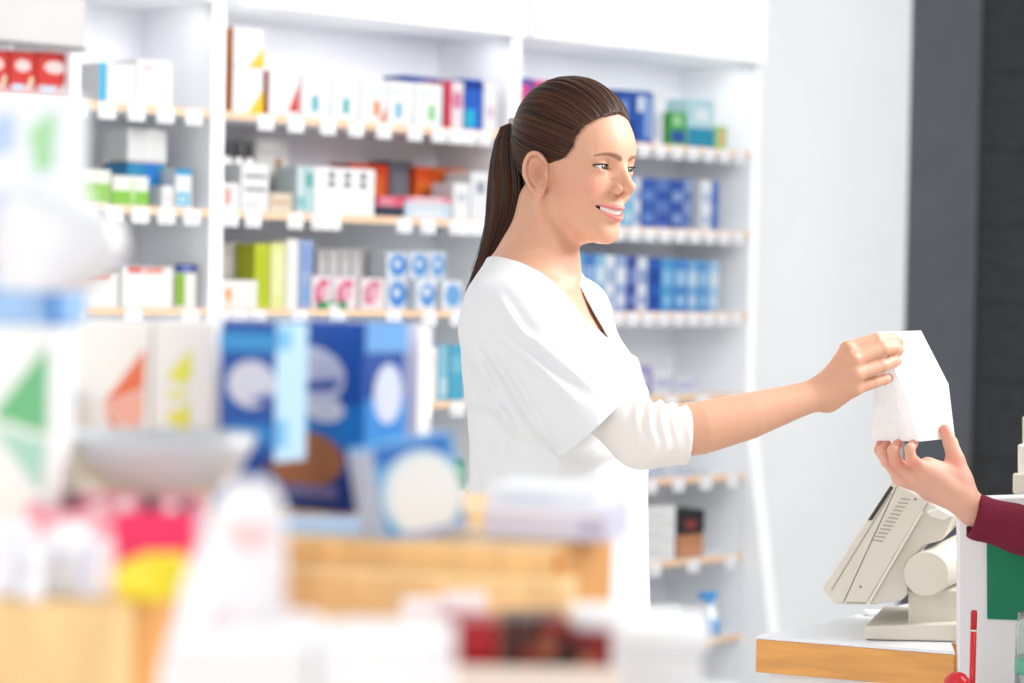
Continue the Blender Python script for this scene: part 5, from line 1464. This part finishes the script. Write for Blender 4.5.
# pink tray with little dark capped bottles, yellow pack
pt = PF(110, 560, 1.60)
pk = empty('pink_tray', (pt.x, pt.y, ZB + .0006), label='pink tray holding tiny bottles in front of the bowl', cat='tray')
def pk_box(name, x, y, z, w, d, h, c):
    x, y, z, w, d = (a * K for a in (x, y, z, w, d)); h = h * K if h == .004 else h
    V, Fc, C = carton_mesh(w, d, h, c); V = [(a + x, b + y, e + z) for a, b, e in V]
    return mesh_obj(name, V, Fc, PLASTIC, pk, cols={'Col': C})
zt1 = PF(110, 513, 1.60).z - ZB
pk_box('tray_base', -.055, -.005, 0, .11, .07, .004, '#e8a3b2')
pk_box('tray_front', -.055, -.0055, .0045, .058, .004, zt1 * .92, '#eda3b4')
pk_box('tray_front', .0035, -.0055, .0045, .0515, .004, zt1 * .92, '#ef2f6a')
pk_box('tray_back', -.055, .062, .0045, .11, .003, zt1 * 1.05, '#e58a9e')
pk_box('tray_side', -.055, -.001, .0045, .003, .062, zt1, '#e58a9e')
pk_box('tray_side', .052, -.001, .0045, .003, .062, zt1, '#e58a9e')
for i, (x, y) in enumerate(((72, 493), (98, 503), (125, 500), (150, 494), (172, 503), (188, 501))):
    b = PF(x, y, 1.632); root = empty('tiny_bottle', (b.x, b.y, ZB + .006 * K), 0, f"tiny {'white' if i % 2 == 0 else 'clear grey'} bottle with {'dark' if i in (0, 3, 5) else 'pale'} cap, {ORD[i]} from left in the pink tray", 'bottle', 'tiny bottles in the pink tray')
    hh = b.z - ZB - .006 * K; r = .0062 * K
    lathe_obj('bottle_body', [(r, 0, '#f2f2f2'), (r, hh * .6, '#f2f2f2'), (r * .7, hh * .7, '#f2f2f2')], PLASTIC, root, 14)
    lathe_obj('bottle_cap', [(r * .75, hh * .705, '#2a2c30' if i in (0, 3, 5) else '#eef0ee'), (r * .75, hh, '#2a2c30' if i in (0, 3, 5) else '#eef0ee')], PLASTIC, root, 14)
yc = PF(154, 588, 1.485); yc.z = ZB + .0006
soft('yellow_pouch', [(0, .021, .012, 0), (.008, .024, .015, 0), (.020, .023, .013, .001), (.028, .012, .008, .006)], (yc.x, yc.y, yc.z), mat('yellow_foil', '#ecd62c', .35, .4), 'yellow pouch in front of the pink tray', 'pouch', noise=.001)
# white clutter at lower left
for i, (x0, x1, y0, dp, c, nm) in enumerate(((-30, 18, 528, 1.46, '#eceaf2', 'leftmost of the row'), (20, 45, 545, 1.45, '#f4f3f6', 'low one beside the leftmost'), (47, 76, 530, 1.47, '#fbfbfb', 'brightest of the row'), (78, 98, 546, 1.46, '#dfdce8', 'greyish lilac'))):
    fg_box(x0, x1, y0, dp + .02, ZB, c, [('r', .1, .4, .5, .7, '#d9d4e2')], f'small white carton at lower left, {nm}', th=.04, group=FG, yaw=-6)
# flat packs by the blue boxes
fg_box(246, 392, 549, 1.87, ZB, '#f1f4f8', [('r', .4, .2, .8, .7, '#dfe9f2')], 'flat white pack under a light blue one', th=.08, yaw=-6, group=FG, name='flat_pack')
fg_box(250, 396, 527, 1.875, 0, '#bcd6ee', [('r', .1, .3, .9, .6, '#dbe8f4')], 'flat light blue pack in front of the deep blue box', th=.08, yaw=-6, group=FG, name='flat_pack', ybot=548.5)
# tilted pack
o = fg_box(374, 470, 441, 1.86, ZB, '#5fb2ee', [('r', .0, .0, .16, 1, '#b9c6dc'), ('r', .18, .80, .95, 1, '#3d7ed0'), ('o', .60, .44, .42, .46, '#d4eefd'), ('o', .62, .42, .36, .40, '#f6fcff'), ('r', .16, .0, 1, .08, '#b9c3ea')], 'tilted light blue pack with a large white centre', th=.03, yaw=18, tilt=-11, side='#c9cdda', group=FG, name='tilted_pack')
# clear lilac tray stack and its tan end
fg_box(484, 606, 507, 1.86, ZB, '#d3d3e6', [('r', .02, .75, .98, .95, '#eef0f8'), ('r', .78, .1, .98, .7, '#b9b7cf')], 'lilac grey box on the right end of the beech block', th=.09, yaw=-14, group=FG)
fg_box(488, 598, 489, 1.87, 0, '#eaf0f6', [('r', .1, .2, .6, .7, '#dde6f0')], 'flat pale lid on the lilac grey box', th=.085, yaw=-14, group=FG, name='flat_pack', ybot=506.5)
# bags in the lower middle
b = PF(238, 683, 1.33)
soft('carrier_bag', [(0, .044, .022, -.010), (.06, .039, .022, -.010), (.110, .032, .020, -.006), (.150, .025, .014, .000), (.176, .020, .009, .004), (.196, .010, .005, .003)], (b.x, b.y, ZT + .0006), PLASTIC, 'white bag with faint pink print and pointed top in the lower middle', 'bag', n=48, noise=.0012, seed=3, spots=((.006, .166, .012, .007, '#f0b9b6'), (-.010, .118, .007, .014, '#e9cfd6'), (-.004, .172, .006, .004, '#cfd6d2')))
b = PF(318, 683, 1.30)
soft('crumpled_bag', [(0, .036, .024, 0), (.05, .036, .026, -.002), (.085, .030, .022, -.006), (.112, .020, .016, -.012), (.124, .008, .008, -.014)], (b.x, b.y + .02 * K, ZT + .0006), mat('white_film', '#f3eff1', .4, .35), 'crumpled white bag beside the pointed one', 'bag', noise=.003, seed=9)
fg_box(165, 312, 650, 1.225, ZT, '#efecec', [('r', .05, .1, .5, .6, '#f6f4f4')], 'large flat white box at the bottom edge, left one', th=.08, yaw=-3, group=FG)
fg_box(314, 444, 643, 1.225, ZT, '#f2f0f0', [('r', .4, .2, .9, .7, '#e9e6e6')], 'large flat white box at the bottom edge, right one', th=.08, yaw=-3, group=FG)
# red packs in a pale tray
rt = PF(530, 690, 1.50)
ty = empty('pale_tray', (rt.x, rt.y, ZT + .0006), label='pale tray of red packs at the bottom edge', cat='tray')
def ty_box(name, x0, x1, y0, y1, dd, th, c):
    th *= K
    a = PF(x0, y1, 1.50 + dd); b_ = PF(x1, y0, 1.50 + dd); V, Fc, C = carton_mesh(b_.x - a.x, th, b_.z - a.z, c)
    V = [(p + a.x - rt.x, q_ + a.y - rt.y, r_ + a.z - ZT - .0006) for p, q_, r_ in V]
    return mesh_obj(name, V, Fc, PLASTIC, ty, cols={'Col': C})
zpx = lambda z, d: 281 + (1.41 - z) / (d * K) * F_PX
ty_box('tray_front', 446, 622, 669, zpx(ZT + .0006, 1.5) - 1, -.01, .004, '#eedccd')
ty_box('tray_floor', 446, 622, 690, zpx(ZT + .0006, 1.5) - 1, -.004, .075, '#eedccd')
zf = PF(530, 690, 1.496).z + .0006
for i, (x0, x1, y0, c, pr, nm) in enumerate(((447, 500, 624, '#9c0f17', [('r', .1, .5, .9, .9, '#a8141c')], 'plain dark red pack'), (501, 534, 621, '#3a1c18', [('r', .2, .5, .9, .9, '#4a201c'), ('r', .6, .1, 1, .5, '#8c1a1c')], 'dark brown pack'), (535, 568, 621, '#4a1714', [('o', .35, .55, .3, .18, '#a4583c'), ('r', .6, 0, 1, .5, '#2d1513'), ('r', .3, .85, 1, 1, '#a31a22')], 'brown pack with a copper oval'), (569, 612, 634, '#7d141a', [('r', .0, .1, .4, .8, '#3a1614'), ('o', .45, .4, .2, .14, '#b0693c')], 'red and dark pack'))):
    fg_box(x0, x1, y0, 1.515 + .002 * i, zf, c, pr, f'{nm}, {ORD[i]} from left in the pale tray', th=.05, group='red packs in the pale tray', yaw=0)
fg_box(573, 618, 611, 1.535, 0, '#fbfbfb', [('r', .1, .3, .9, .6, '#eeeef0')], 'small white lid on the red and dark pack', th=.035, group=FG, ybot=632.5)
b = PF(430, 640, 1.56)
for i, (x0, x1, y0, d, nm) in enumerate(((400, 440, 606, 1.60, 'left of the red packs'), (441, 486, 600, 1.62, 'behind the plain red pack'))):
    fg_box(x0, x1, y0, d, ZT, '#f6e6e6', [('r', .2, .5, .8, .9, '#fdf6f6')], f'pinkish white pack {nm}', th=.04, group=FG)
# white trays and papers to the right
for k in range(3):
    y1 = 683 - 0
    V, Fc, C = carton_mesh(.064 * K, .11 * K, .010 * K, ('#f7f7f7', '#f0f0f2', '#f8f8f8')[k], [('r', .02, .3, .98, .5, '#e2e2e6')])
    o = mesh_obj('paper_tray', V, Fc, PLASTIC, None, cols={'Col': C})
    c0 = PF(606 + 6 * k, 650, 1.66); zz = PF(640, 660 - 17 * k, 1.66).z - .010 * K
    if k == 0: z_first = zz
    o.location = (c0.x, c0.y, z_first + .0104 * K * k); o.rotation_euler = (0, 0, math.radians((-4, 3, -2)[k]))
    tag(o, ('flat white tray, lowest of three by the tunic', 'flat white tray, middle of three by the tunic', 'flat white tray, topmost of three by the tunic')[k], 'tray', 'white trays by the tunic')
V, Fc, C = carton_mesh(.070 * K, .11 * K, z_first - ZT - .001, '#f1f1f3'); o = mesh_obj('white_box', V, Fc, PRINT, None, cols={'Col': C}); c0 = PF(604, 650, 1.66); o.location = (c0.x, c0.y, ZT + .0005)
tag(o, 'plain white box under the three flat trays', 'box')
